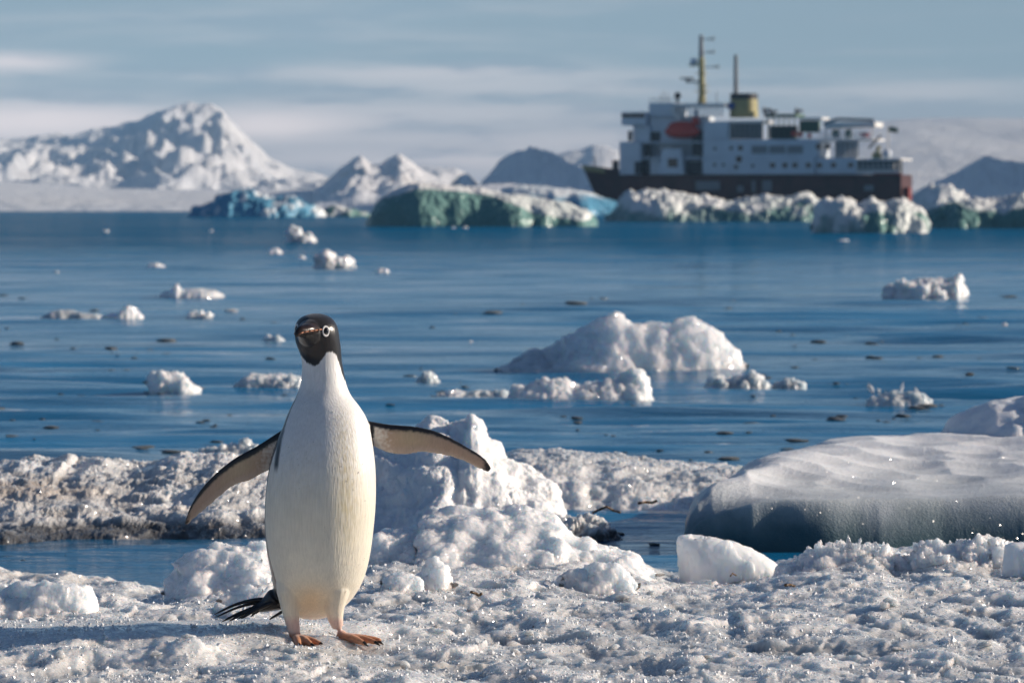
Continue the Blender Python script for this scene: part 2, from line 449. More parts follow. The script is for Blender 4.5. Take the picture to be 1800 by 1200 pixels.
land('hill', 'pale snow ridge rising behind the ship bow', [(880, 320), (950, 282), (990, 268), (1022, 262), (1042, 254), (1062, 256), (1085, 264), (1120, 276), (1200, 300), (1300, 320)], 9000, 10200, relief=.3, nu=120, nv=60, seed=53, nscale=1.2)
land('hill', 'rounded blue shaded snow dome left of the ship', [(838, 330), (862, 304), (880, 282), (902, 268), (928, 262), (955, 264), (985, 276), (1005, 288), (1030, 300), (1080, 320), (1140, 340)], 5200, 6200, relief=.75, nscale=1.6, nu=160, nv=80, seed=63, foot=.05, power=.75)
land('hill', 'pale snow apron at the foot of the dome', [(760, 352), (820, 328), (862, 322), (905, 322), (930, 330), (1000, 336), (1060, 345), (1160, 358)], 4300, 4900, relief=.25, nu=100, nv=50, seed=68, nscale=1.6)
land('ice_cap', 'wide cream-coloured ice cap behind the ship stern', [(1180, 330), (1300, 270), (1420, 232), (1520, 214), (1600, 209), (1700, 207), (1800, 208), (1950, 206), (2200, 214), (2500, 240)], 9000, 13500, relief=.10, nscale=.5, nu=150, nv=70, seed=73, foot=.1, power=.7)
land('hill', 'blue shaded snow hill with a bright crest right of the ship', [(1590, 350), (1640, 322), (1680, 302), (1712, 284), (1738, 276), (1760, 280), (1800, 288), (1880, 282), (1980, 300), (2100, 330)], 5600, 6500, relief=.85, nscale=1.7, nu=160, nv=80, seed=85, foot=.05, power=.9, rock=.25)

def shade_range():  # unseen range, added out of view to throw shade over the hills
    nu, nv = 70, 60
    X = np.linspace(1700, 4700, nu); Y = np.linspace(4500, 8600, nv)
    XX, YY = np.meshgrid(X, Y, indexing='ij')
    e = np.clip(1 - ((XX - 3000) / 1500) ** 2, 0, 1) * np.clip(1 - ((YY - 6500) / 2000) ** 2, 0, 1) ** .6
    Z = 1180 * e ** .9 * (1 + .22 * (ridged(np.stack([XX.ravel() / 900, YY.ravel() / 900], 1), 4, seed=5).reshape(XX.shape) - 1)) - 20
    org = np.array([3500., 6500., 0.])
    me = mesh_np('mountain', np.stack([XX, YY, Z], -1).reshape(-1, 3) - org, grid_faces(nu, nv)); set_attr(me, 'rock', np.zeros(nu * nv))
    tag(link('mountain', me, M['land'], None, tuple(org)), 'unseen snow range added right of the bay to shade the hills', None, None, 'structure')
shade_range()
# ------------------------------------------------------------------ ice bodies
def ice_body(name, label, cat, prof, depth, mat, row=None, d=None, z0=0.0, sink=.12, nu=90, nv=40, front=2.6, fq=.8, bk=2.2, bq=.9,
             amp=.05, nscale=3.0, octv=5, lump=0.0, lscale=4.0, seed=1, smooth=True, bare=None, plan=2.5, group=None, crest=0.0, parent=None, facet=0.0, rag=.25, shape=None, stain=None, blk=0.0, bscale=6.0, jag=0.0, jscale=8.0, grain=0.0, gs=.008, ycrest=None):
    """floating ice: prof = silhouette (px, py), left to right; row = image row of its waterline (or d = forward distance of its front)
    the plan is an uneven oval, the cross section falls steeply in front and gently behind"""
    if d is None: d = dist_of(row, z0)
    dc = d + depth * .5
    cx = np.array([p[0] for p in prof], float); cy = np.array([p[1] for p in prof], float)
    e = .5 * (1 - np.cos(np.linspace(0, np.pi, nu))); e = .65 * np.linspace(0, 1, nu) + .35 * e
    px = cx[0] + (cx[-1] - cx[0]) * e
    py = np.interp(px, cx, cy)
    yc_ = np.interp(px, [p[0] for p in ycrest], [p[1] for p in ycrest]) if ycrest else np.full(nu, dc)
    W = [at(a, b, c_) for a, b, c_ in zip(px, py, yc_)]
    x = np.array([w.x for w in W]); zt = np.array([w.z for w in W])
    span = x[-1] - x[0]; hmax = max(zt.max() - z0, .02)
    s = sink * 1.0
    t = np.linspace(-1, 1, nu)
    rs = np.random.RandomState(seed)
    b = (1 - np.abs(t) ** plan) ** .6
    b = b * (1 + rag * fbm(np.stack([t * 2.2, np.full(nu, seed * 1.7)], 1), 3, seed=seed))
    v = np.sign(np.linspace(-1, 1, nv)) * np.abs(np.linspace(-1, 1, nv)) ** .85
    c = np.where(v < 0, (1 - np.abs(v) ** front) ** fq, (1 - np.abs(v) ** bk) ** bq)
    if shape == 'ledge':
        c = .84 * sstep(-1.0, -.84, v) + .16 * sstep(-.92, .25, v); c = np.where(v > .3, (1 - ((v - .3) / .7) ** 2.4) ** .9, c)
    if shape == 'slope':       # a heap: long ramp in front, crest behind the middle
        c = np.where(v < .3, ((v + 1) / 1.3) ** .95, (1 - ((v - .3) / .7) ** 2.2) ** .8); c = .55 * c + .45 * sstep(-1.0, .2, v) * np.where(v < .3, 1, c)
    kw_ = max(3, int(nu * .09)); kk = np.hanning(2 * kw_ + 3)[1:-1]; kk /= kk.sum()
    zsm = np.minimum(np.convolve(np.pad(zt, kw_, 'edge'), kk, 'valid'), zt.max()); endw = sstep(1.0, .72, np.abs(t)); zsm = zsm * endw + zt * (1 - endw)
    det = zt - zsm
    vo = .30 * fbm(np.stack([t * 5.0, np.full(nu, seed * .7)], 1), 2, seed=seed + 31)
    X = np.repeat(x[:, None], nv, 1); Yo = dc + b[:, None] * v[None, :] * depth * .5 + crest * depth * (b[:, None]) * (1 - v[None, :] ** 2)
    zend = z0 - s
    if ycrest:
        bb = b[:, None]; yf = yc_ - (yc_ - d) * np.minimum(1, b * 1.02)
        Yo = np.where(v[None, :] < .3, yf[:, None] + (yc_ - yf)[:, None] * ((v[None, :] + 1) / 1.3), yc_[:, None] + depth * bb * (v[None, :] - .3) / .7)
    zend = z0 - s; Z = zend + (zsm - zend)[:, None] * c[None, :] + det[:, None] * np.exp(-((v[None, :] - vo[:, None]) / .30) ** 2) * np.minimum(1, c[None, :] * 1.5)
    P = np.stack([X, Yo, Z], -1).reshape(-1, 3).astype(np.float32)
    N = grid_normals(P, nu, nv)
    N *= np.sign(N[:, 2].mean() + 1e-9)
    Q = (P - np.array([x.mean(), dc, 0])) * nscale + seed * 3.1
    hh = sstep(zend, z0 + .05 * hmax, Z.ravel())
    n = fbm(Q, octv, .52, seed=seed)
    P2 = P + N * (amp * n * (.35 + .65 * hh))[:, None]
    lm = np.tile(sstep(-.80, -.45, v), nu) if shape == 'ledge' else 1.0
    if lump:
        w = worley(Q / nscale * lscale + .25 * n[:, None], seed)
        P2 = P2 + N * (-lump * (.50 - w) * hh * lm)[:, None]
    if blk:
        wq = Q / nscale * bscale + .30 * n[:, None]
        P2 = P2 + N * ((blk * blocks(wq, seed) + .45 * blk * blocks(wq * 2.6, seed + 1)) * hh)[:, None]
    if jag:
        P2 = P2 + N * (jag * (ridged(Q / nscale * jscale, 4, .55, seed=seed + 5) - .9) * hh)[:, None]
    if grain:
        gq = (P2 - np.array([x.mean(), dc, 0])) / gs
        P2 = P2 + N * (grain * (.55 - worley(gq, seed)) * hh)[:, None]
    if facet:   # broken planes
        q = fbm(np.floor(Q * .8 + .5 * n[:, None]) + .37, 2, seed=seed + 3)
        P2 = P2 + N * (facet * q * hh)[:, None]
    org = np.array([x.mean(), dc, 0.0])
    V = P2 - org
    F = grid_faces(nu, nv)
    F = F[:, ::-1].copy() if np.cross(V.reshape(nu, nv, 3)[nu//2+1, nv//2] - V.reshape(nu, nv, 3)[nu//2, nv//2], V.reshape(nu, nv, 3)[nu//2, nv//2+1] - V.reshape(nu, nv, 3)[nu//2, nv//2])[2] < 0 else F
    # close the underside
    under = V.reshape(nu, nv, 3)[:, [0, -1]].copy(); mid = under.mean(1); mid[:, 2] = zend - .3 * s
    base = len(V); V = np.concatenate([V, mid])
    i = np.arange(nu - 1)
    F2 = np.stack([i * nv, (i + 1) * nv, base + i + 1, base + i], 1)
    F3 = np.stack([base + i, base + i + 1, (i + 1) * nv + nv - 1, i * nv + nv - 1], 1)
    me = mesh_np(name, V, np.concatenate([F, F2[:, ::-1], F3[:, ::-1]]), smooth)
    if bare is not None:
        u = np.repeat(np.linspace(0, 1, nu)[:, None], nv, 1).ravel(); vv = np.tile(v, nu)
        q = fbm(Q * .6 + 9, 4, seed=seed + 21)
        a = np.clip(bare(u, vv, np.clip((P2[:, 2] - z0) / hmax, 0, 1), q), 0, 1)
        set_attr(me, 'bare', np.concatenate([a, np.ones(nu)]))
        if stain is not None: set_attr(me, 'stain', np.concatenate([np.clip(stain(u, vv, np.clip((P2[:, 2] - z0) / hmax, 0, 1), q), 0, 1), np.zeros(nu)]))
    else:
        set_attr(me, 'bare', np.zeros(len(V)))
    o = link(name, me, mat, parent, tuple(org))
    if cat: tag(o, label, cat, group)
    return o

def lump_mesh(name, size, seed, sub=3, rough=.35, flat=.6, smooth=True, oc=3):
    bm = bmesh.new(); bmesh.ops.create_icosphere(bm, subdivisions=sub, radius=1.0)
    V = np.array([v.co for v in bm.verts], np.float32)
    n = fbm(V * 1.3 + seed * 2.7, oc, .55, seed=seed) * rough + (0.4 - worley(V * 1.6 + seed, seed)) * rough * .6
    V = V * (1 + n)[:, None] * np.array(size) * .5
    V[:, 2] = np.where(V[:, 2] < 0, V[:, 2] * flat, V[:, 2])
    for v, c in zip(bm.verts, V): v.co = Vector(c)
    me = bpy.data.meshes.new(name); bm.to_mesh(me); bm.free()
    me.polygons.foreach_set('use_smooth', np.full(len(me.polygons), smooth)); me.update()
    set_attr(me, 'bare', np.zeros(len(me.vertices)))
    return me

# icebergs and floes in front of the ship
ice_body('iceberg', 'small blue iceberg with white ribs under the left massif', 'iceberg',
         [(326, 380), (338, 366), (356, 361), (372, 357), (384, 348), (398, 343), (412, 337), (428, 335), (446, 337), (462, 342), (480, 346), (498, 347), (516, 345), (532, 355), (548, 364), (562, 370), (570, 380)],
         14, M['bluebg'], row=381.5, sink=1.0, nu=170, nv=60, amp=.5, nscale=.4, blk=.5, bscale=.4, seed=4,
         bare=lambda u, v, h, q: sstep(-.15, .25, q * 1.3 + .25 - .5 * (u > .5) * .5) * sstep(.98, .7, h * .8))
ice_body('iceberg', 'low dark teal ice lump right of the blue iceberg', 'iceberg', [(562, 381), (575, 366), (592, 361), (606, 364), (622, 369), (636, 373), (650, 381)],
         8, M['berg'], row=381, sink=.6, nu=70, nv=36, amp=.35, nscale=.5, blk=.5, bscale=.6, seed=9, bare=lambda u, v, h, q: sstep(-.3, .2, q + .35 - h * .5))
ice_body('iceberg', 'long green iceberg with a white snow saddle', 'iceberg',
         [(642, 392), (654, 374), (668, 352), (684, 340), (702, 330), (724, 326), (750, 322), (775, 326), (800, 328), (826, 331), (850, 332), (872, 336), (890, 344), (905, 340), (925, 344), (950, 346), (972, 350), (996, 356), (1012, 364), (1028, 366), (1040, 374), (1050, 390)],
         9, M['berg'], row=398.5, sink=.5, nu=240, nv=70, front=3.4, fq=.62, amp=.16, nscale=.5, blk=.09, bscale=.8, seed=14, plan=5,
         bare=lambda u, v, h, q: np.clip(sstep(.0, .12, .86 - h * 1.0 + q * .22 - .9 * np.exp(-((u - (.60 + .22 * (1 - h))) / .10) ** 2) * sstep(.10, .35, h)
                                  - 1.2 * np.exp(-((u - .90) / .075) ** 2) * sstep(.05, .2, h)), 0, 1) * sstep(.35, .05, v))
ice_body('iceberg', 'flat snow-topped berg with teal sides below the ship bow', 'iceberg',
         [(868, 360), (884, 334), (905, 326), (940, 327), (985, 332), (1030, 338), (1048, 345), (1080, 352), (1120, 357), (1165, 372)],
         40, M['bluebg'], row=378.6, sink=1.5, nu=130, nv=50, front=4, fq=.6, amp=.5, nscale=.2, blk=.25, bscale=.3, seed=19,
         bare=lambda u, v, h, q: sstep(-.1, .15, .62 - h + q * .12) * .9)
ice_body('iceberg', 'jagged white ice ridge floating in front of the ship', 'iceberg',
         [(1062, 386), (1085, 368), (1098, 340), (1108, 334), (1116, 342), (1128, 336), (1140, 332), (1152, 338), (1166, 331), (1180, 340), (1196, 340), (1212, 347), (1226, 352), (1240, 345), (1256, 352), (1275, 356), (1300, 350), (1322, 352), (1345, 346), (1370, 349), (1392, 352), (1404, 344), (1420, 341), (1440, 352), (1460, 366), (1475, 386)],
         16, M['berg'], row=390, sink=.8, nu=260, nv=60, front=3, fq=.7, amp=.35, nscale=.6, blk=.18, bscale=.6, jag=.12, jscale=.9, seed=24, plan=5,
         bare=lambda u, v, h, q: sstep(-.05, .2, .42 - h * 1.0 + q * .35) * .8)
ice_body('iceberg', 'white rugged berg nearest the ship stern', 'iceberg',
         [(1426, 404), (1432, 380), (1438, 356), (1452, 348), (1466, 352), (1480, 346), (1496, 354), (1510, 360), (1522, 354), (1532, 347), (1546, 356), (1560, 360), (1572, 352), (1588, 348), (1602, 358), (1614, 366), (1622, 376), (1628, 388), (1632, 404)],
         5.2, M['berg'], row=410, sink=.4, nu=170, nv=64, front=3, fq=.7, amp=.18, nscale=1.0, blk=.10, bscale=1.2, jag=.07, jscale=1.6, seed=31, plan=4,
         bare=lambda u, v, h, q: sstep(.05, .35, .42 - h * .7 + q * .55 - u * .25) * .8)
ice_body('iceberg', 'green-sided berg with a snowy top at the right edge', 'iceberg',
         [(1604, 396), (1622, 372), (1640, 362), (1664, 358), (1690, 356), (1712, 352), (1735, 356), (1755, 350), (1775, 346), (1796, 340), (1815, 344), (1850, 338), (1890, 350), (1930, 396)],
         9, M['berg'], row=401.5, sink=.6, nu=170, nv=56, front=3.4, fq=.62, amp=.2, nscale=.8, blk=.16, bscale=.9, seed=37, plan=5,
         bare=lambda u, v, h, q: sstep(-.02, .14, .62 - h + q * .25) * sstep(.4, .1, v))
ice_body('iceberg', 'pale snowy ice hump just behind the ship stern', 'iceberg', [(1586, 376), (1604, 346), (1622, 330), (1645, 322), (1668, 332), (1690, 345), (1720, 352), (1750, 376)],
         40, M['berg'], d=1500, sink=2, nu=60, nv=30, amp=1.5, nscale=.12, blk=2.0, bscale=.12, seed=41)

# sea air: far things fade
def build_haze():
    o = MB_box('haze', (-13000, -300, -4), (13000, 18500, 1800))
    m = bpy.data.materials.new('haze_air'); m.use_nodes = True; nt = NT(m.node_tree); nt.n.clear()
    v = nt.new('ShaderNodeVolumePrincipled'); v.inputs['Color'].default_value = (.36, .65, 1.0, 1); v.inputs['Density'].default_value = HAZE
    out = nt.new('ShaderNodeOutputMaterial'); nt.link(v.outputs[0], out.inputs['Volume'])
    o.data.materials.append(m); tag(o, 'thin cold sea haze over the bay', None, None, 'stuff')
HAZE = 4.8e-5
def MB_box(name, lo, hi):
    V = [(x, y, z) for z in (lo[2], hi[2]) for y in (lo[1], hi[1]) for x in (lo[0], hi[0])]
    return link(name, mesh_np(name, np.array(V), np.array([(0, 2, 3, 1), (4, 5, 7, 6), (0, 1, 5, 4), (2, 6, 7, 3), (0, 4, 6, 2), (1, 3, 7, 5)]), False))
build_haze()
# ------------------------------------------------------------------ ship (bow points left and a little away)
SHIP_D, SHIP_YAW = 1150.0, R(18)
mk = plain
M['hull'] = mk('dark_hull_paint', (.065, .020, .018), .5, var=.3, scale=.4)
M['hullred'] = mk('red_boot_topping', (.20, .025, .018), .55, var=.2, scale=.5)
M['white'] = mk('shade_blued_white_paint', (.60, .65, .71), .5, var=.06, scale=.3)  # white dimmed and blued: the port side's shade is put into the colour
M['cream'] = mk('yellow_cream_paint', (.34, .30, .13), .5, var=.1, scale=.5)
M['black'] = mk('black_paint', (.02, .02, .022), .5)
M['grey'] = mk('grey_steel', (.22, .23, .24), .5)
M['win'] = mk('dark_window_glass', (.012, .016, .02), .12)
M['orange'] = mk('orange_red_lifeboat', (.50, .042, .022), .45, var=.1)
M['green'] = mk('green_deck_paint', (.05, .11, .07), .6, var=.2)
M['deck'] = mk('grey_green_deck', (.16, .19, .17), .7)
M['blue'] = mk('blue_emblem', (.03, .08, .28), .5)
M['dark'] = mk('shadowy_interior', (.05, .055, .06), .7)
M['canvas'] = mk('white_canvas', (.72, .71, .69), .8)

class MB:
    def __init__(s): s.v = []; s.f = []
    def box(s, x0, x1, y0, y1, z0, z1):
        b = len(s.v)
        s.v += [(x, y, z) for z in (z0, z1) for y in (y0, y1) for x in (x0, x1)]
        s.f += [tuple(b + i for i in q) for q in ((0, 2, 3, 1), (4, 5, 7, 6), (0, 1, 5, 4), (2, 6, 7, 3), (0, 4, 6, 2), (1, 3, 7, 5))]
        return s
    def prism(s, poly, y0, y1):            # polygon in x,z swept across y
        b = len(s.v); n = len(poly)
        s.v += [(x, y0, z) for x, z in poly] + [(x, y1, z) for x, z in poly]
        s.f += [tuple(b + i for i in range(n))[::-1], tuple(b + n + i for i in range(n))]
        s.f += [(b + i, b + (i + 1) % n, b + n + (i + 1) % n, b + n + i) for i in range(n)]
        return s
    def tube(s, p, q, r0, r1=None, n=10):
        r1 = r0 if r1 is None else r1
        p, q = Vector(p), Vector(q); d = (q - p).normalized()
        a = d.orthogonal().normalized(); c = d.cross(a); b = len(s.v)
        for P, r in ((p, r0), (q, r1)):
            for k in range(n):
                t = 2 * math.pi * k / n; s.v.append(tuple(P + (a * math.cos(t) + c * math.sin(t)) * r))
        s.f += [(b + k, b + (k + 1) % n, b + n + (k + 1) % n, b + n + k) for k in range(n)]
        s.f += [tuple(b + k for k in range(n))[::-1], tuple(b + n + k for k in range(n))]
        return s
    def path(s, pts, r, n=8):
        for p, q in zip(pts[:-1], pts[1:]): s.tube(p, q, r, r, n)
        return s
    def loft(s, rings, cap=True):
        b = len(s.v); n = len(rings[0])
        for r in rings: s.v += [tuple(p) for p in r]
        for i in range(len(rings) - 1):
            for k in range(n):
                s.f.append((b + i * n + k, b + i * n + (k + 1) % n, b + (i + 1) * n + (k + 1) % n, b + (i + 1) * n + k))
        if cap: s.f += [tuple(b + k for k in range(n))[::-1], tuple(b + (len(rings) - 1) * n + k for k in range(n))]
        return s
    def sphere(s, c, r, n=12, m=8):
        rings = []
        for i in range(m + 1):
            t = math.pi * (i / m) * .998 + .001
            rings.append([(c[0] + r * math.sin(t) * math.cos(2 * math.pi * k / n), c[1] + r * math.sin(t) * math.sin(2 * math.pi * k / n), c[2] - r * math.cos(t)) for k in range(n)])
        return s.loft(rings)
    def build(s, name, mat, parent=None, smooth=False, bev=0.0):
        me = bpy.data.meshes.new(name); me.from_pydata(s.v, [], s.f)
        bm = bmesh.new(); bm.from_mesh(me); bmesh.ops.recalc_face_normals(bm, faces=bm.faces)
        if bev: bmesh.ops.bevel(bm, geom=bm.edges[:], offset=bev, segments=1, affect='EDGES', profile=.5)
        bm.to_mesh(me); bm.free()
        me.polygons.foreach_set('use_smooth', np.full(len(me.polygons), smooth)); me.update()
        return link(name, me, mat, parent)

SC = SHIP_D / FPX
def sx(px): return (1320 - px) * SC / math.cos(SHIP_YAW)       # forward
def sz(py): return (PIX_HORIZON - py) * SC + CAM_H             # height above the water
def build_ship():
    p0 = at(1320, 370, SHIP_D)
    root = empty('expedition_ship', (p0.x, SHIP_D, 0.0), math.pi - SHIP_YAW)     # +x of the ship is forward, +y is port (towards us)
    tag(root, 'dark-hulled expedition ship with a white superstructure and yellow mast', 'ship')
    B = 6.4                                                             # half beam
    off = -B * math.sin(SHIP_YAW)                                       # the port side is seen: shift of its features
    def X(px): return sx(px) + off * -.36
    # hull
    xs, xb = X(1592), X(1030)
    rings = []
    n = 40
    for i in range(n + 1):
        t = i / n; x = xs + (xb - xs) * t
        sh = sz(308) + (sz(289) - sz(308)) * max(0, (t - .80) / .20) ** .8
        bw = B * min(1, .80 + .2 * (t / .12)) if t < .12 else B * (1 - max(0, (t - .66) / .34) ** 2.2)
        bw = max(bw, .08)
        rake = max(0, (t - .8) / .2)
        ring = []
        for h, w in ((-1.5, .62), (0., .86), (1.6, .95), (3.2, 1.0), (sh - 1.2, 1.0), (sh, 1.02)):
            xx = x - rake ** 2 * 5.0 * (1 - max(h, 0) / sh) + (0 if t > .04 else (.9 - max(h, 0) / sh) * -.0)
            ww = bw * (w if t < .8 else w * (1 - .45 * rake * (1 - max(h, 0) / sh)))
            ring.append((xx, ww, h))
        ring += [(a, -b_, c) for a, b_, c in reversed(ring)]
        rings.append(ring)
    MB().loft(rings).build('hull', M['hull'], root, smooth=False)
    # red band along the stern rail, rudder mark
    MB().box(xs - .35, xs + 6.0, B * .86, B * .96, sz(309), sz(305.5)).build('stern_rail', M['hullred'], root)
    MB().box(xs - 1.3, xs - .2, B * .1, B * .5, sz(352), sz(330)).build('rudder_guard', M['hullred'], root)
    # foredeck bulwark
    MB().prism([(X(1036), sz(291)), (X(1100), sz(300)), (X(1100), sz(307)), (X(1040), sz(300))], -B * .45, B * .45).build('foredeck', M['cream'], root)
    MB().box(X(1092), X(1086), -1.2, 1.2, sz(301), sz(281)).build('windlass', M['black'], root)
    MB().tube((X(1052), 0, sz(296)), (X(1052), 0, sz(274)), .12).build('foremast', M['grey'], root)
    # superstructure blocks
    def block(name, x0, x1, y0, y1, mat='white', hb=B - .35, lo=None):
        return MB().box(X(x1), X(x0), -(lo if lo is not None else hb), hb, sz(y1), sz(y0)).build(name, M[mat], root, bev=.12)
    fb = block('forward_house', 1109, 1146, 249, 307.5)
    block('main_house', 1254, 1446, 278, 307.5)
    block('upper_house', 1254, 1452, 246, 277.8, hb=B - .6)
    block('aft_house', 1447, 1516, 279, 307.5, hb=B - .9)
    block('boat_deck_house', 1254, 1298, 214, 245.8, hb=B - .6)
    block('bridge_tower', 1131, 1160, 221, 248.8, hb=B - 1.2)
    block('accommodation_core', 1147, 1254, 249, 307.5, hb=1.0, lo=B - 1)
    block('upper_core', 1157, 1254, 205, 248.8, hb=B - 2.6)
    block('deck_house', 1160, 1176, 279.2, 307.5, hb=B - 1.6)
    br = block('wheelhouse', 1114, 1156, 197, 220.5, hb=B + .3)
    MB().box(X(1155), X(1115), B + .31, B + .38, sz(207), sz(200)).build('window', M['win'], br)
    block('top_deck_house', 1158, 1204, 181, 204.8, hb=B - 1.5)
    rl = MB()
    for k in range(7): rl.tube((X(1160 + k * 7), B - 1.6, sz(181)), (X(1160 + k * 7), B - 1.6, sz(173)), .06, n=6)
    rl.tube((X(1160), B - 1.6, sz(173.5)), (X(1204), B - 1.6, sz(173.5)), .07, n=6); rl.build('deck_rail', M['grey'], root)
    MB().tube((X(1127), B - .8, sz(248)), (X(1127), B - .8, sz(230)), .5).build('wing_support', M['dark'], root)
    # long boat-deck roof between bridge and funnel
    rf = MB().box(X(1292), X(1200), -(B - 1), B - 1, sz(188), sz(182.5))
    rf.build('boat_deck_roof', M['canvas'], root, bev=.1)
    ps = MB()
    for k in range(11): ps.box(X(1206 + 8 * k), X(1203.5 + 8 * k), B - 1.5, B - 1.1, sz(206), sz(187.8))
    ps.build('deck_posts', M['canvas'], root)
    # panels and dark recesses of the port side
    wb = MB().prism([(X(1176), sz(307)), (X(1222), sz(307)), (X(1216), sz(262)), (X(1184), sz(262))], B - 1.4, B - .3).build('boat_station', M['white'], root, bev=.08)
    MB().box(X(1211), X(1194), B - .29, B - .22, sz(294), sz(279)).build('window', M['win'], wb)
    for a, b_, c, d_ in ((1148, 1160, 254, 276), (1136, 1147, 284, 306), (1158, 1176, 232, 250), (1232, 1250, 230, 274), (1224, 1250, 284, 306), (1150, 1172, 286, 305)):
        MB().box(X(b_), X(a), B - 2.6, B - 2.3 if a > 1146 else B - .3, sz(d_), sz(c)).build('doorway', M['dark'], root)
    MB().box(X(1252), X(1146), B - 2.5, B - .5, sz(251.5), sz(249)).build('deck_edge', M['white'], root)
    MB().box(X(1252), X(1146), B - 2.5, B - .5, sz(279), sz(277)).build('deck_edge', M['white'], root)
    # windows of the decks
    for px in (1375, 1396, 1413, 1436, 1454, 1478, 1507):
        MB().box(X(px + 4.5), X(px - 4.5), (B - .36) if px < 1447 else B - .95, (B - .28) if px < 1447 else B - .85, sz(295.5), sz(287)).build('window', M['win'], root)
    for px, py, r in ((1312, 294, 4), (1317, 280.5, 6), (1319, 261, 5), (1303, 261, 3.5), (1452, 259, 5), (1467, 259, 5), (1341, 292, 3), (1275, 290, 3), (1290, 290, 3), (1275, 262, 3)):
        w = B - .36 if py > 278 else B - .61
        if px > 1452: w = B - .9
        MB().tube((X(px), w - .3, sz(py)), (X(px), w + .07, sz(py)), r * SC).build('porthole', M['win'], root)
    MB().box(X(1428), X(1337), B - .61, B - .52, sz(271), sz(257)).build('lounge_window', M['grey'], root)
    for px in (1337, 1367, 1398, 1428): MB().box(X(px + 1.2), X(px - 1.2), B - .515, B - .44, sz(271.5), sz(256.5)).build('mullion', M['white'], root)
    # open decks aft: floors, rails, canopies, people and gear
    MB().box(X(1545), X(1452), -(B - .8), B - .8, sz(249), sz(246)).build('aft_deck', M['canvas'], root)
    MB().box(X(1592), X(1516), -(B - 1), B - 1, sz(283), sz(280)).build('poop_deck', M['canvas'], root)
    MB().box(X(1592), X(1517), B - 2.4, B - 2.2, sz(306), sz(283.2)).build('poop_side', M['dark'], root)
    st = MB()
    for k in range(9): st.box(X(1518.5 + 9 * k), X(1517 + 9 * k), B - 1.2, B - .95, sz(308), sz(283.3))
    for h in (300, 294): st.box(X(1590), X(1517), B - 1.12, B - 1.0, sz(h + .6), sz(h - .6))
    st.build('poop_stanchions', M['canvas'], root)
    MB().box(X(1590), X(1516), B - 1.2, B - 1.0, sz(307.4), sz(300)).build('poop_bulwark', M['canvas'], root)
    st = MB()
    for k in range(12): st.box(X(1455 + 8 * k), X(1454 + 8 * k), B - 1.0, B - .85, sz(246), sz(237.5))
    for h in (237.5, 241): st.box(X(1546), X(1454), B - .97, B - .88, sz(h + .5), sz(h - .5))
    st.build('aft_rail', M['canvas'], root)
    st = MB()
    for k in range(8): st.box(X(1455.6 + 8.5 * k), X(1454 + 8.5 * k), B - 1.3, B - 1.1, sz(278.6), sz(249.2))
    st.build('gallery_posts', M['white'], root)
    MB().box(X(1516), X(1478), B - 3.2, B - 3.0, sz(278.8), sz(249.3)).build('gallery_wall', M['grey'], root)
    MB().box(X(1354), X(1298), -(B - 1), B - 1, sz(217), sz(213)).build('promenade_roof', M['canvas'], root)
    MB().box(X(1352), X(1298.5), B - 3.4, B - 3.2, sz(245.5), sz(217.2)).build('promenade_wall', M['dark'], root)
    ps = MB()
    for k in range(7): ps.box(X(1301.5 + 8.2 * k), X(1300 + 8.2 * k), B - 1.3, B - 1.1, sz(245.7), sz(217.2))
    ps.build('promenade_posts', M['canvas'], root)
    MB().box(X(1412), X(1362), -3, B - 1.5, sz(207), sz(202)).build('green_canopy', M['green'], root)
    MB().box(X(1408), X(1366), 1.0, B - 2.0, sz(245.5), sz(222)).build('deck_locker', M['dark'], root)
    ps = MB()
    for k in range(6): ps.box(X(1365.5 + 9 * k), X(1363.5 + 9 * k), B - 1.9, B - 1.6, sz(245.7), sz(207.2))
    ps.build('canopy_posts', M['green'], root)
    MB().box(X(1456), X(1416), -2, B - 2, sz(211.5), sz(208)).build('awning', M['canvas'], root)
    MB().box(X(1450), X(1416), B - 3.5, B - 2.5, sz(234), sz(213)).build('deck_equipment', M['green'], root)
    for px, py, w in ((1410, 236, 5), (1420, 238, 4), (1530, 239, 7), (1436, 240, 3)):
        MB().box(X(px + w), X(px - w), B - 1.6, B - 1.2, sz(py + 4), sz(py - 4)).build('life_ring_locker', M['orange'], root)
    for px in (1478, 1500):
        MB().box(X(px + 5), X(px - 5), B - 3, B - 2, sz(244), sz(230)).build('deck_locker', M['green'], root)
    ft = MB()
    ft.prism([(X(1458), sz(222)), (X(1470), sz(216)), (X(1546), sz(217)), (X(1546), sz(225)), (X(1460), sz(228))], -3, B - 2.2)
    ft.build('stern_awning', M['canvas'], root)
    MB().path([(X(1458), B - 2.3, sz(219)), (X(1482), B - 2.3, sz(211)), (X(1544), B - 2.3, sz(213.5))], .35).build('awning_boom', M['grey'], root)
    for px in (1462, 1486, 1504, 1540): MB().box(X(px + 1), X(px - 1), B - 2.6, B - 2.35, sz(246), sz(224)).build('awning_post', M['canvas'], root)
    for px, py in ((1354, 196), (1365, 199), (1409, 198)):
        MB().tube((X(px), 1, sz(207)), (X(px - 4), 1, sz(py - 7)), .5, .3).tube((X(px - 6), 1, sz(py)), (X(px + 8), 1, sz(py - 3)), .45, .25).build('deck_crane', M['grey'], root)
    MB().path([(X(1536), B - 2, sz(262)), (X(1556), B - 2, sz(240))], .3).build('stern_davit', M['grey'], root)
    MB().box(X(1556), X(1542), B - 3, B - 1.6, sz(280), sz(270)).tube((X(1549), B - 2.2, sz(270)), (X(1553), B - 2.2, sz(258)), .45).build('stern_crane', M['cream'], root)
    MB().sphere((X(1566), B - 2.4, sz(272)), 1.1).build('white_dome', M['white'], root, True)
    fp = MB().tube((X(1561), 0, sz(281)), (X(1561), 0, sz(222)), .14).build('flagpole', M['canvas'], root)
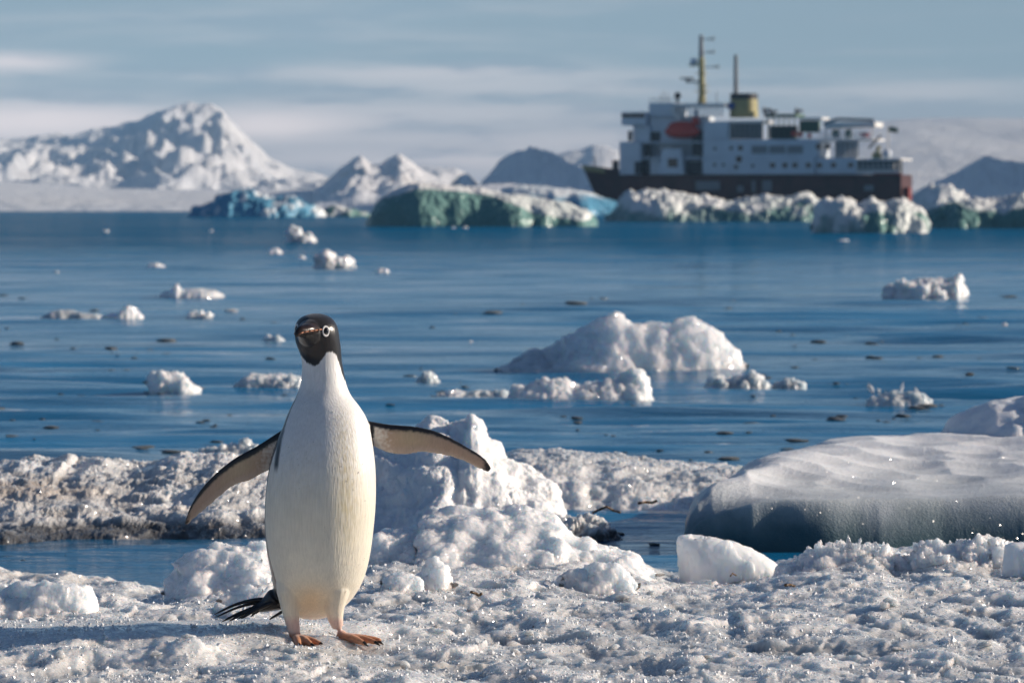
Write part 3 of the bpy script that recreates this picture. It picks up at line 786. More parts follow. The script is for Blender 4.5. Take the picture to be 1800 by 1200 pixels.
    fl = MB(); fl.loft([[(X(1562 + a), .12 + .25 * math.sin(a * .8), sz(224 + a * .15)), (X(1562 + a), -.02 + .25 * math.sin(a * .8), sz(224 + a * .15)), (X(1562 + a), -.02 + .25 * math.sin(a * .8), sz(233 + a * .15)), (X(1562 + a), .12 + .25 * math.sin(a * .8), sz(233 + a * .15))] for a in range(0, 18, 3)])
    fl.build('flag', M['green'], fp)
    # funnel
    rg = []
    for z_, a, b_, w in ((207, 1290, 1336, 3.2), (175, 1291, 1335, 3.0)):
        c = (a + b_) / 2; h = (b_ - a) / 2
        rg.append([(X(c) + h * SC * 1.05 * math.copysign(abs(math.cos(t)) ** .7, math.cos(t)), w * math.copysign(abs(math.sin(t)) ** .7, math.sin(t)), sz(z_)) for t in [2 * math.pi * k / 24 for k in range(24)]])
    fu = MB().loft(rg).build('funnel', M['cream'], root)
    rg2 = [[(x_ * 1.0 + .01, y_ * 1.01, sz(174.9) if i == 0 else sz(165)) for x_, y_, _ in rg[1]] for i in (0, 1)]
    MB().loft(rg2).build('funnel_cap', M['black'], fu)
    MB().tube((X(1297), 2.7, sz(187)), (X(1297), 3.3, sz(187)), .85, n=16).build('funnel_emblem', M['blue'], fu)
    MB().tube((X(1299), 0, sz(170)), (X(1299), 0, sz(97)), .55, .45).build('exhaust_mast', M['grey'], root)
    # main mast with radars and yards
    mm = MB().tube((X(1241), 0, sz(184)), (X(1239), 0, sz(100)), .85, .6).build('mast', M['cream'], root)
    MB().tube((X(1239), 0, sz(100)), (X(1238.5), 0, sz(61)), .62, .42).build('topmast', M['grey'], mm)
    MB().box(X(1238), X(1213), -.8, .8, sz(145), sz(142)).box(X(1226), X(1203), -.3, .3, sz(139), sz(136)).tube((X(1215), 0, sz(142)), (X(1215), 0, sz(137)), .3).build('radar', M['black'], mm)
    MB().box(X(1238), X(1219), -.8, .8, sz(116), sz(113.5)).build('radar_platform', M['cream'], mm)
    MB().sphere((X(1226), 0, sz(109)), .95).build('radar_dome', M['white'], mm, True)
    for h, l in ((69, 1262), (92, 1262), (118, 1270)):
        yd = MB().tube((X(1239), 0, sz(h)), (X(l), 0, sz(h)), .12, n=6).tube((X(l - 2), 0, sz(h + 3)), (X(l - 2), 0, sz(h - 5)), .16, n=6).tube((X(l - 9), 0, sz(h + 2)), (X(l - 9), 0, sz(h - 4)), .14, n=6)
        yd.build('yard', M['grey'], mm)
    for h, w in ((108, 6), (128, 9), (150, 11), (160, 12)): MB().box(X(1240 + w), X(1240 - w), -.8, .8, sz(h + 1.2), sz(h)).build('mast_platform', M['cream'], mm)
    for k in (-1, 1): MB().tube((X(1240 + 7 * k), 0, sz(183)), (X(1240), 0, sz(130)), .16, n=6).build('mast_stay', M['grey'], mm)
    MB().tube((X(1202), 2, sz(182)), (X(1202), 2, sz(172)), .3).sphere((X(1202), 2, sz(168)), .8).build('searchlight', M['black'], root, True)
    for px, py in ((1176, 166), (1183, 170), (1268, 168), (1170, 172)):
        MB().tube((X(px), 1, sz(182)), (X(px), 1, sz(py - 6)), .1, n=6).build('whip_aerial', M['grey'], root)
    dv = MB().prism([(X(1194), sz(192)), (X(1200), sz(189)), (X(1217), sz(214)), (X(1210), sz(216))], B - 1.7, B - 1.3).build('davit', M['canvas'], root)
    MB().prism([(X(1236), sz(195)), (X(1242), sz(192)), (X(1246), sz(214)), (X(1240), sz(216))], B - 1.7, B - 1.3).build('davit', M['canvas'], root)
    # grey patches and draught marks of the hull side
    for a, b_, c, d_ in ((1243, 1285, 319, 334), (1315, 1325, 327, 338), (1340, 1346, 318, 338), (1358, 1374, 318, 337), (1532, 1548, 326, 336)):
        MB().box(X(b_), X(a), B * 1.005, B * 1.017, sz(d_), sz(c)).build('hull_port', M['grey'], root)
    # lifeboat in its davits
    lb = empty('lifeboat', (0, 0, 0)); w0 = Matrix.Translation(root.location) @ Matrix.Rotation(root.rotation_euler.z, 4, 'Z')
    c0 = w0 @ Vector((X(1219), B - .3, sz(243)))
    lb.location = c0; lb.rotation_euler = (0, 0, root.rotation_euler.z)
    tag(lb, 'red enclosed lifeboat hanging at the side of the ship', 'lifeboat')
    L = 31 * SC / math.cos(SHIP_YAW)
    def bring(zc, wz, hz, p=.55):
        rr = []
        for i in range(17):
            u = -1 + 2 * i / 16; w = (1 - abs(u) ** 2.6) ** p + .02
            rr.append([(u * L, wz * w * math.cos(t), zc + hz * w * math.sin(t)) for t in [2 * math.pi * k / 16 for k in range(16)]])
        return rr
    MB().loft(bring(1.4, 1.5, 1.45)).build('hull', M['orange'], lb, True)
    MB().loft([[(x_ * .82, y_ * .9, z_) for x_, y_, z_ in r_] for r_ in bring(2.5, 1.35, 1.2)]).build('canopy', M['orange'], lb, True)
    MB().tube((-L * .75, 0, 3.0), (-L * .75, 0, 4.6), 1.0, .8, 12).build('conning_tower', M['orange'], lb, True)
build_ship()
# ------------------------------------------------------------------ floating ice in the middle distance
FL = [  # label, category, profile, row, depth, kwargs
 ('small white lump pair of drift ice below the green iceberg', [(502, 424), (506, 408), (514, 402), (524, 404), (530, 414), (538, 413), (548, 416), (556, 424)], 426.5, .6, dict(amp=.08, blk=.10, bscale=4)),
 ('small pale ice scrap left of and above the twin-topped ice lump', [(469, 445), (476, 438), (486, 436), (494, 440), (498, 445)], 446.5, .4, dict(amp=.03)),
 ('twin-topped white ice lump above and right of the penguin head', [(553, 468), (556, 456), (566, 448), (576, 442), (584, 446), (590, 456), (600, 453), (608, 452), (615, 460), (618, 468)], 472, .5, dict(amp=.07, blk=.09, bscale=5)),
 ('tiny pale ice scrap touching the left of the twin-topped lump', [(520, 455), (526, 449), (533, 448), (539, 455)], 456, .25, dict(amp=.02)),
 ('small flat white ice scrap right of the twin-topped lump', [(658, 478), (663, 471), (672, 469), (682, 472), (686, 478)], 480, .3, dict(amp=.03)),
 ('small flat pinkish ice scrap left of the drift ice pieces', [(256, 469), (264, 463), (275, 461), (288, 466), (292, 470)], 471, .3, dict(amp=.02)),
 ('low ice floe with one upright knob at its left end', [(280, 517), (292, 511), (304, 510), (309, 498), (314, 498), (319, 509), (335, 507), (360, 508), (380, 512), (394, 520)], 523.5, .5, dict(amp=.02, nu=110)),
 ('long thin pinkish ice floe at the left edge of the bay', [(70, 556), (85, 548), (105, 545), (130, 546), (160, 550), (186, 556)], 560, .4, dict(amp=.02, dirt=True)),
 ('low whitish ice floe with a rounded hump beside the long thin floe', [(176, 558), (190, 553), (208, 550), (220, 542), (232, 541), (243, 546), (254, 556)], 562, .35, dict(amp=.03)),
 ('small white ice hump right of the long thin floe', [(328, 555), (336, 548), (346, 545), (358, 547), (366, 551), (371, 557)], 558.5, .25, dict(amp=.03, blk=.03, bscale=10)),
 ('grey translucent ice scrap level with the penguin eye', [(460, 597), (466, 590), (470, 585), (478, 590), (490, 586), (498, 594), (502, 599)], 602, .2, dict(amp=.02, dirt=True)),
 ('rounded white ice lump alone in the water left of the penguin neck', [(266, 684), (274, 666), (286, 657), (304, 656), (318, 662), (330, 666), (344, 676), (352, 686)], 692, .28, dict(amp=.035, blk=.022, bscale=20, grain=.006, gs=.012)),
 ('grey slushy ice strip beside the penguin neck', [(408, 680), (424, 668), (440, 662), (462, 660), (480, 661), (498, 660), (515, 656), (530, 662), (538, 676)], 685, .26, dict(amp=.03, blk=.018, bscale=20, dirt=True)),
 ('white slab of drift ice with a notched left end far to the right', [(1554, 512), (1558, 502), (1570, 500), (1578, 494), (1588, 492), (1600, 499), (1614, 494), (1630, 490), (1655, 489), (1668, 496), (1680, 488), (1688, 490), (1690, 502), (1697, 514)], 526, .55, dict(amp=.05, blk=.05, bscale=7, nu=120, dirt=False)),
 ('snowy flat floe with two humps in front of the big glittering growler', [(892, 698), (905, 684), (930, 678), (955, 671), (985, 670), (1008, 676), (1020, 682), (1034, 672), (1055, 668), (1078, 670), (1092, 660), (1105, 655), (1125, 656), (1140, 668), (1146, 685), (1150, 698)], 708, .5, dict(amp=.03, blk=.022, bscale=16, grain=.008, gs=.016, nu=150, nv=54)),
 ('grey glassy brash floe right of the snowy two-humped floe', [(1238, 676), (1246, 664), (1256, 654), (1264, 658), (1275, 664), (1300, 662), (1320, 660), (1340, 668), (1354, 678)], 684, .3, dict(amp=.025, blk=.018, bscale=20, dirt=True)),
 ('small grey brash lump between the glassy floe and the sparkling cluster', [(1360, 680), (1370, 670), (1388, 665), (1402, 668), (1414, 680)], 685, .2, dict(amp=.02, blk=.02, bscale=22, dirt=True)),
 ('thin strip of dark grey brash left of the snowy two-humped floe', [(756, 694), (772, 688), (792, 686), (815, 690), (840, 686), (868, 690), (888, 688), (902, 696)], 699, .2, dict(amp=.02, blk=.02, bscale=22, dirt=True)),
 ('small grey brash lump right of the penguin neck', [(734, 668), (742, 658), (754, 655), (764, 662), (773, 669)], 672, .16, dict(amp=.015, blk=.016, bscale=26, dirt=True)),
 ('dark pebbly brash strip above the left flipper', [(338, 800), (356, 790), (380, 784), (408, 782), (436, 778), (462, 786), (478, 798)], 806, .22, dict(amp=.02, blk=.022, bscale=26, dirt=True)),
]
for k, (lab, prof, row, dep, kw) in enumerate(FL):
    kw = dict(kw); dirt = kw.pop('dirt', False)
    kw.setdefault('nu', 80)
    dd = dist_of(row)
    ice_body('drift_ice', lab, 'ice', prof, dep * (1.0 if dd < 60 else 1.6), M['floemid'], row=row, sink=.06, nscale=min(7., 260 / dd), seed=50 + k, plan=3,
             bare=(lambda u, v, h, q: sstep(-.5, .2, q + .25)) if dirt else (lambda u, v, h, q: sstep(.16, .0, h) * .8), **kw)
# the big growler in the middle of the bay
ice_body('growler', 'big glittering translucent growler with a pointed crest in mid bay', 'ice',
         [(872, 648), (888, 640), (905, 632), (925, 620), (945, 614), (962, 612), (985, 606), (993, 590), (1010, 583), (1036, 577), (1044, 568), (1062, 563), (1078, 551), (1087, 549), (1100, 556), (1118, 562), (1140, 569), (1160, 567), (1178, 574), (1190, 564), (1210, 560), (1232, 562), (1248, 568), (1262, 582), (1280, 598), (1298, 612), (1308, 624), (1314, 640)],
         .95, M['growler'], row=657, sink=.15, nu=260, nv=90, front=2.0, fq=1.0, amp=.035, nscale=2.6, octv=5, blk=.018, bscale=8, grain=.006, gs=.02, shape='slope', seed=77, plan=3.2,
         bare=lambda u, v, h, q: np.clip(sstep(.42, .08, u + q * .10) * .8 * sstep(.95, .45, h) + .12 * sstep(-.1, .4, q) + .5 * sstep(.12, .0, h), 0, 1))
# sparkling cluster of clear crystals on the right
def crystal_mesh(name, L, r, seed):
    rs = random.Random(seed); bm = bmesh.new(); bmesh.ops.create_icosphere(bm, subdivisions=1, radius=1)
    for v in bm.verts:
        k = 1 + rs.uniform(-.4, .35); v.co = Vector((v.co.x * r * k, v.co.y * r * k, v.co.z * L * .5 * (1 + rs.uniform(-.2, .2)) + L * .42))
    me = bpy.data.meshes.new(name); bm.to_mesh(me); bm.free(); me.polygons.foreach_set('use_smooth', np.full(len(me.polygons), False)); return me
ice_body('drift_ice', 'low grey slush floe under the sparkling upright crystals', 'ice', [(1520, 702), (1535, 696), (1556, 694), (1580, 690), (1604, 688), (1622, 694), (1638, 704)], .22, M['floemid'], row=714, sink=.05, nu=80, amp=.02, lump=.025, lscale=20, nscale=7, seed=91, bare=lambda u, v, h, q: sstep(-.4, .2, q + .1))
dcl = dist_of(712) + .08
spec = empty('crystal_cluster', at(1580, 700, dcl)); tag(spec, 'sparkling cluster of upright clear ice crystals on a slush floe', 'ice crystals')
for k, (px, py, top, lean, w) in enumerate(((1536, 692, 674, -.45, 7), (1531, 684, 676, -.6, 5), (1548, 698, 683, .2, 5), (1560, 700, 688, -.1, 6), (1583, 695, 675, .25, 5), (1575, 702, 690, -.2, 6), (1592, 702, 692, .1, 5), (1600, 700, 688, 0, 5), (1612, 700, 684, .15, 8), (1604, 706, 696, .3, 6), (1568, 706, 694, .4, 6), (1622, 704, 694, .2, 6), (1587, 706, 697, .2, 5))):
    p = at(px, py, dcl) - spec.location; s_ = dcl / FPX
    o = link('crystal', crystal_mesh('crystal', (py - top) * s_ * 1.3, w * s_ * .75, k), M['crystal'], spec, p); o.rotation_euler = (random.uniform(-.3, .3), lean, random.uniform(0, 6))
# small clear brash scattered over the bay
proto = [lump_mesh('brash_ice', (1.0, .7, .42), 200 + k, 2, .45, .5) for k in range(7)]
rs = random.Random(8); spots = []
for _ in range(9000):
    px = rs.uniform(-40, 1840); py = 520 + 300 * rs.random() ** .8
    dens = pn(np.array([[px * .007, py * .035]]), 5)[0] + .25 * pn(np.array([[px * .02, py * .1]]), 8)[0]
    if dens < .10: continue
    if 505 < px < 665 and py > 545 or (870 < px < 1320 and 548 < py < 712): continue
    spots.append((px, py))
    if len(spots) >= 255: break
spots += [(1650, 567), (1662, 568), (1678, 566), (1685, 574), (1668, 597), (208, 648), (222, 651), (196, 652), (292, 601), (700, 665), (690, 668), (720, 664), (800, 553), (740, 580), (760, 576), (880, 640), (1040, 526), (1062, 527), (1470, 675), (1488, 676), (1660, 712), (1680, 690), (30, 606), (20, 770), (60, 772), (180, 770), (70, 800), (420, 792), (380, 778), (452, 790), (300, 795), (250, 792),
          (40, 985), (115, 976), (180, 990), (300, 975), (1090, 940), (1120, 930), (1150, 958), (1170, 990)]
for k, (px, py) in enumerate(spots):
    g = ground(px, py); o = bpy.data.objects.new('brash_ice', proto[k % 7]); COL.objects.link(o)
    if not o.data.materials: o.data.materials.append(M['brash'])
    s_ = g.y / FPX * rs.choice((4, 5, 6, 7, 8, 10, 14, 24)) * (1.0 if py < 900 else .6)
    hz_ = min(s_ * rs.uniform(.9, 1.6), g.y / FPX * 22); o.location = (g.x, g.y, hz_ * .08); o.scale = (s_ * rs.uniform(1, 1.9), s_ * 1.4, hz_); o.rotation_euler = (0, 0, rs.uniform(-.5, .5))
    tag(o, 'tiny dark wet brash ice bit drifting on the bay', 'brash ice', 'tiny brash ice bits scattered over the water')
wp = [lump_mesh('ice_scrap', (1.0, .8, .8), 300 + k, 2, .4, .4) for k in range(3)]
for k, (px, py, w, lab) in enumerate(((185, 408, 12, 'tiny white ice dot far out on the left water'), (371, 407, 8, 'tiny white ice dot below the blue iceberg'), (796, 401, 8, 'left of two white ice dots at the foot of the green iceberg'), (817, 401, 9, 'right of two white ice dots at the foot of the green iceberg'),
        (1766, 573, 10, 'tiny pink-white ice scrap near the right edge under the notched slab'), (827, 603, 7, 'tiny sparkling ice scrap right of the penguin head'), (405, 548, 26, 'faint pinkish flat scrap above the penguin left of its head'), (1482, 424, 22, 'small flat white scrap below the berg at the ship stern'), (100, 480, 8, 'tiny pale scrap alone on the far left water'))):
    g = ground(px, py); o = link('ice_scrap', wp[k % 3], M['floemid'], None, (g.x, g.y, .01)); s_ = g.y / FPX * w
    o.scale = (s_, s_, s_ * (.9 if w < 20 else .35)); tag(o, lab, 'ice')

# ------------------------------------------------------------------ near floes behind the penguin
ice_body('ice_floe', 'long crusted snow floe with a brown-stained band at the left', 'ice floe',
         [(-260, 880), (-200, 850), (-80, 832), (0, 826), (40, 820), (75, 822), (100, 815), (112, 812), (120, 826), (145, 824), (160, 818), (185, 820), (215, 830), (250, 828), (290, 818), (320, 810), (360, 812), (388, 808), (420, 818), (450, 826), (480, 832), (520, 842), (560, 860), (640, 900)],
         3.3, M['dirty'], row=968, sink=.10, nu=520, nv=220, front=1.5, fq=.9, bk=3, amp=.026, nscale=5.0, octv=6, blk=.009, bscale=10, jag=.010, jscale=10, grain=.004, gs=.009, seed=103, plan=4,
         bare=lambda u, v, h, q: np.clip(sstep(.40, .10, h + q * .14) + .22 * sstep(0, .5, q), 0, 1),
         stain=lambda u, v, h, q: .55 * np.exp(-((h - .62 - .12 * q) / .13) ** 2) * sstep(.58, .46, u + .1 * q) * (v < .1) + .25 * sstep(.15, .5, q) * sstep(.5, .3, h))
ice_body('snow_mound', 'lumpy snow mound with a tall knob behind the right flipper', 'snow mound',
         [(560, 930), (590, 850), (620, 812), (650, 790), (690, 780), (720, 774), (742, 766), (770, 756), (790, 764), (806, 764), (815, 744), (828, 732), (842, 738), (851, 766), (858, 788), (866, 796), (878, 806), (895, 818), (920, 830), (950, 842), (975, 856), (985, 880), (990, 920)],
         1.25, M['snow'], d=16.4, z0=0, sink=.1, nu=300, nv=150, shape='slope', amp=.050, nscale=4.5, octv=4, blk=.006, bscale=12, jag=.006, jscale=14, grain=.0045, gs=.008, seed=111, plan=3,
         bare=lambda u, v, h, q: sstep(.12, 0, h))
ice_body('ice_floe', 'flat rough snow floe in front of the open water right of the mound', 'ice floe',
         [(840, 860), (870, 820), (890, 800), (930, 795), (975, 798), (1010, 800), (1050, 804), (1085, 808), (1120, 812), (1160, 818), (1200, 822), (1240, 824), (1280, 825), (1310, 830), (1340, 850), (1380, 890)],
         2.6, M['floe'], row=906, sink=.1, nu=360, nv=150, front=2.2, fq=.9, bk=3, amp=.018, nscale=6, octv=6, blk=.007, bscale=12, jag=.008, jscale=12, grain=.0035, gs=.009, seed=119, plan=4,
         bare=lambda u, v, h, q: np.clip(.65 * sstep(-.75, -.97, v) + .15 + .25 * sstep(0, .4, q), 0, 1))
ice_body('ice_chunk', 'little crumbly snow lump with wet glittering edge by the open channel', 'ice chunk',
         [(925, 945), (945, 925), (965, 915), (985, 908), (1005, 912), (1030, 906), (1046, 912), (1052, 925), (1070, 935), (1090, 950)], .35, M['dirty'], row=955, sink=.06, nu=140, nv=70, amp=.025, nscale=10, blk=.024, bscale=26, grain=.008, gs=.010, seed=127, bare=lambda u, v, h, q: sstep(.45, .15, h - (u - .6) * .5))
ice_body('ice_block', 'huge smooth snow-covered ice block with a shaded blue-green front', 'ice block',
         [(1205, 950), (1212, 905), (1226, 878), (1250, 858), (1280, 840), (1310, 826), (1340, 815), (1380, 802), (1420, 790), (1470, 778), (1530, 772), (1600, 768), (1660, 762), (1700, 758), (1760, 752), (1820, 748), (1900, 744), (2000, 750), (2100, 790), (2180, 860), (2200, 950)],
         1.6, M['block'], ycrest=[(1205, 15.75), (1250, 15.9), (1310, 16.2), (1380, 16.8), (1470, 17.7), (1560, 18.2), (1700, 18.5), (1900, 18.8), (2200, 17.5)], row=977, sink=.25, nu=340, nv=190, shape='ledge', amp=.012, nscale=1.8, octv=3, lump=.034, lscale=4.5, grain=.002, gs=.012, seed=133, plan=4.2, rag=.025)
ice_body('ice_block', 'second snowy hummock rising behind the huge smooth block', 'ice block',
         [(1655, 800), (1664, 762), (1690, 745), (1715, 732), (1735, 728), (1765, 718), (1800, 708), (1850, 700), (1950, 705), (2050, 740), (2100, 800)],
         1.6, M['block'], d=17.7, z0=0.1, sink=.25, nu=160, nv=90, front=2.4, fq=.7, amp=.05, nscale=2.5, lump=.02, lscale=9, seed=141, plan=3)

# ------------------------------------------------------------------ the floe the penguin stands on
ZF = CAM_H + ray(900, 1128).z / ray(900, 1128).y * 10.72          # level under the feet
EDGE = [(-300, 1015), (0, 1018), (40, 1022), (120, 1024), (200, 1026), (290, 1030), (360, 1012), (470, 1000), (560, 985), (655, 962), (700, 955), (760, 955), (880, 960), (980, 962), (1010, 960), (1050, 972), (1100, 978), (1150, 1004), (1200, 1012), (1290, 1012), (1360, 1004), (1400, 988), (1450, 970), (1500, 966), (1550, 966), (1572, 976), (1600, 978), (1640, 972), (1690, 968), (1750, 972), (1800, 965), (2100, 960)]
PITS = [(1130, 1100, .17, .22, -.028), (835, 1105, .11, .20, -.032), (640, 1095, .10, .2, -.012), (880, 1120, .09, .14, -.022), (925, 1098, .07, .14, -.018), (1260, 1062, .16, .3, -.022), (1340, 1112, .17, .25, -.024), (1460, 1140, .2, .25, -.028), (1700, 1112, .12, .2, -.025), (1650, 1015, .14, .25, -.028), (1130, 1165, .1, .14, -.03), (1010, 1165, .12, .14, -.02), (1555, 1145, .1, .2, -.018), (760, 1060, .2, .25, -.01),
        (330, 1158, .36, .10, .018), (180, 1160, .25, .10, .020), (60, 1156, .2, .12, .018)]
def floe_height(x, y, fine=True):
    Q = np.stack([x, y], 1).astype(np.float32)
    w = .03 * np.stack([fbm(Q * 9, 2, seed=60), fbm(Q * 9, 2, seed=61)], 1)
    pxs = 900 + x / y * FPX
    ds = 13.7
    zs = np.array([at(p, q, ds).z for p, q in EDGE]); sil = np.interp(pxs, [p[0] for p in EDGE], zs)
    k = sstep(11.4, 13.3, y)
    H = ZF * (1 - k) + (sil + .004) * k
    H = H + .016 * fbm(Q * np.array([1.7, 1.1]), 3, seed=62)
    c1 = worley((Q + w) * np.array([7.5, 4.6]), 1); c2 = worley((Q + w) * np.array([19, 12]), 2)
    H = H - .020 * (.45 - c1) - .006 * (.45 - c2) + .010 * blocks((Q + w) * np.array([8, 5]), 11) + .0045 * blocks((Q + w) * np.array([24, 15]), 12) + .020 * fbm(Q * np.array([5, 3.4]), 4, seed=63)
    if fine:
        c3 = worley((Q + .4 * w) * np.array([52, 34]), 3); c4 = worley((Q + .3 * w) * np.array([120, 80]), 4)
        g_ = .25 + .9 * sstep(-.15, .35, fbm(Q * np.array([4, 2.6]), 3, seed=67))
        H = H + g_ * (.0020 * blocks((Q + .4 * w) * np.array([60, 38]), 13) - .0018 * (.45 - c3) - .0008 * (.45 - c4)) + .0018 * fbm(Q * np.array([60, 40]), 3, seed=64)
    for px, py, rx, ry, h in PITS:
        g = ground(px, py, ZF); H = H + h * np.exp(-((x - g.x) / rx * 1.5) ** 2 - ((y - g.y) / ry * 1.5) ** 2)
    # a low smooth rise to the left, where the penguin's shadow lies
    f = sstep(-.30, -.40, x - (y - 10.7) * .3) * np.exp(-((y - 10.78) / .26) ** 4); Hs = ZF + .036 + .004 * fbm(Q * 7, 3, seed=68) + .002 * fbm(Q * 40, 2, seed=69)
    H = H * (1 - .9 * f) + Hs * .9 * f
    # flattened snow under the two feet
    for px, py in ((535, 1136), (625, 1124)):
        g = ground(px, py, ZF); f = np.exp(-((x - g.x) / .075) ** 2 - ((y - g.y) / .10) ** 2); H = H * (1 - f) + (ZF + .001) * f
    edge = 13.9 + .12 * fbm(np.stack([x * 2.6, x * 0], 1), 4, seed=65)
    H = H - .45 * sstep(edge - .05, edge + .12, y) - .3 * sstep(9.0, 8.4, y)
    return H
def build_floe():
    nu, nv = 800, 560
    t = np.linspace(-1, 1, nu); y = np.concatenate([np.linspace(8.3, 9.3, 40, endpoint=False), np.linspace(9.3, 14.0, nv - 40)])
    X = t[:, None] * (.125 * y[None, :] + .12); Y = np.repeat(y[None, :], nu, 0)
    x, yy = X.ravel(), Y.ravel()
    H = floe_height(x, yy)
    Q = np.stack([x, yy], 1) * 38
    P = np.stack([x + .0045 * pn(Q, 70), yy + .006 * pn(Q, 71), H], 1)
    low = floe_height(x, yy, False)
    q = fbm(np.stack([x * 2.4, yy * 1.6], 1), 4, seed=72); g = fbm(np.stack([x * 14, yy * 9], 1), 3, seed=73)
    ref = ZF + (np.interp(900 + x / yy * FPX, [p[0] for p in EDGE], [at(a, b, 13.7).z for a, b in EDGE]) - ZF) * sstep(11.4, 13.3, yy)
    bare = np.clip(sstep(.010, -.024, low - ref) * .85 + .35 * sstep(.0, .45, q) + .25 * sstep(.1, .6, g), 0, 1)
    me = mesh_np('ice_shelf', P, grid_faces(nu, nv)); set_attr(me, 'bare', bare)
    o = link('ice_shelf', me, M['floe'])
    tag(o, 'rough granular ice floe the penguin stands on', 'ice floe')
build_floe()
# loose crystals that crust the surface
def build_granules():
    rs = np.random.RandomState(3); n = 34000
    y = 9.5 + 4.1 * rs.rand(n) ** 1.25; x = rs.uniform(-1, 1, n) * (.108 * y + .05)
    keep = fbm(np.stack([x * 6, y * 4], 1), 3, seed=80) > -.05 - .45 * rs.rand(n) ** 2; x, y = x[keep], y[keep]; n = len(x)
    keepf = np.ones(n, bool)
    for px, py in ((535, 1134), (625, 1122)):
        g = ground(px, py, ZF); keepf &= ((x - g.x) / .05) ** 2 + ((y - g.y) / .08) ** 2 > 1
    x, y = x[keepf], y[keepf]; n = len(x)
    z = floe_height(x, y)
    ok = z > .0; x, y, z = x[ok], y[ok], z[ok]; n = len(x)
    T = np.array([(1, 0, 0), (-1, 0, 0), (0, 1, 0), (0, -1, 0), (0, 0, 1), (0, 0, -1), (.6, .6, .5), (-.6, .5, .6)], np.float32); F = np.array([(0, 2, 6), (2, 4, 6), (4, 0, 6), (2, 1, 7), (1, 4, 7), (4, 2, 7), (1, 3, 4), (3, 0, 4), (2, 0, 5), (1, 2, 5), (3, 1, 5), (0, 3, 5)])
    big = rs.rand(n) < .05
    r = (.0011 + .0026 * rs.rand(n) ** 2.4) * np.where(big, 2.0, 1.0)
    j = 1 + .38 * (rs.rand(n, len(T), 1) - .5) * 2
    ax = rs.normal(size=(n, 3)); ax /= np.linalg.norm(ax, axis=1)[:, None]; an = rs.rand(n) * 6.28
    K = np.zeros((n, 3, 3)); K[:, 0, 1] = -ax[:, 2]; K[:, 0, 2] = ax[:, 1]; K[:, 1, 0] = ax[:, 2]; K[:, 1, 2] = -ax[:, 0]; K[:, 2, 0] = -ax[:, 1]; K[:, 2, 1] = ax[:, 0]
    RM = np.eye(3)[None] + np.sin(an)[:, None, None] * K + (1 - np.cos(an))[:, None, None] * (K @ K)
    V = np.einsum('nij,nkj->nki', RM, T[None] * j) * r[:, None, None] * (1 + .5 * (rs.rand(n, 1, 3) - .4))
    V = V + np.stack([x, y, z + r * .25], 1)[:, None, :]
    FF = (F[None] + (np.arange(n) * len(T))[:, None, None]).reshape(-1, 3)
    me = mesh_np('ice_granules', V.reshape(-1, 3), FF, False); set_attr(me, 'bare', np.repeat(.45 * rs.rand(n), len(T)))
    o = link('ice_granules', me, M['granule']); tag(o, 'loose glittering ice grains crusting the floe under the penguin', 'ice grains', None, 'stuff')
M['granule'] = ice_mat('ice_grains', (.92, .92, .92), (.70, .73, .75), sss=.0, grain=.01, gdist=.001, rough=(.08, .3), attr=True, glint=.4)
build_granules()

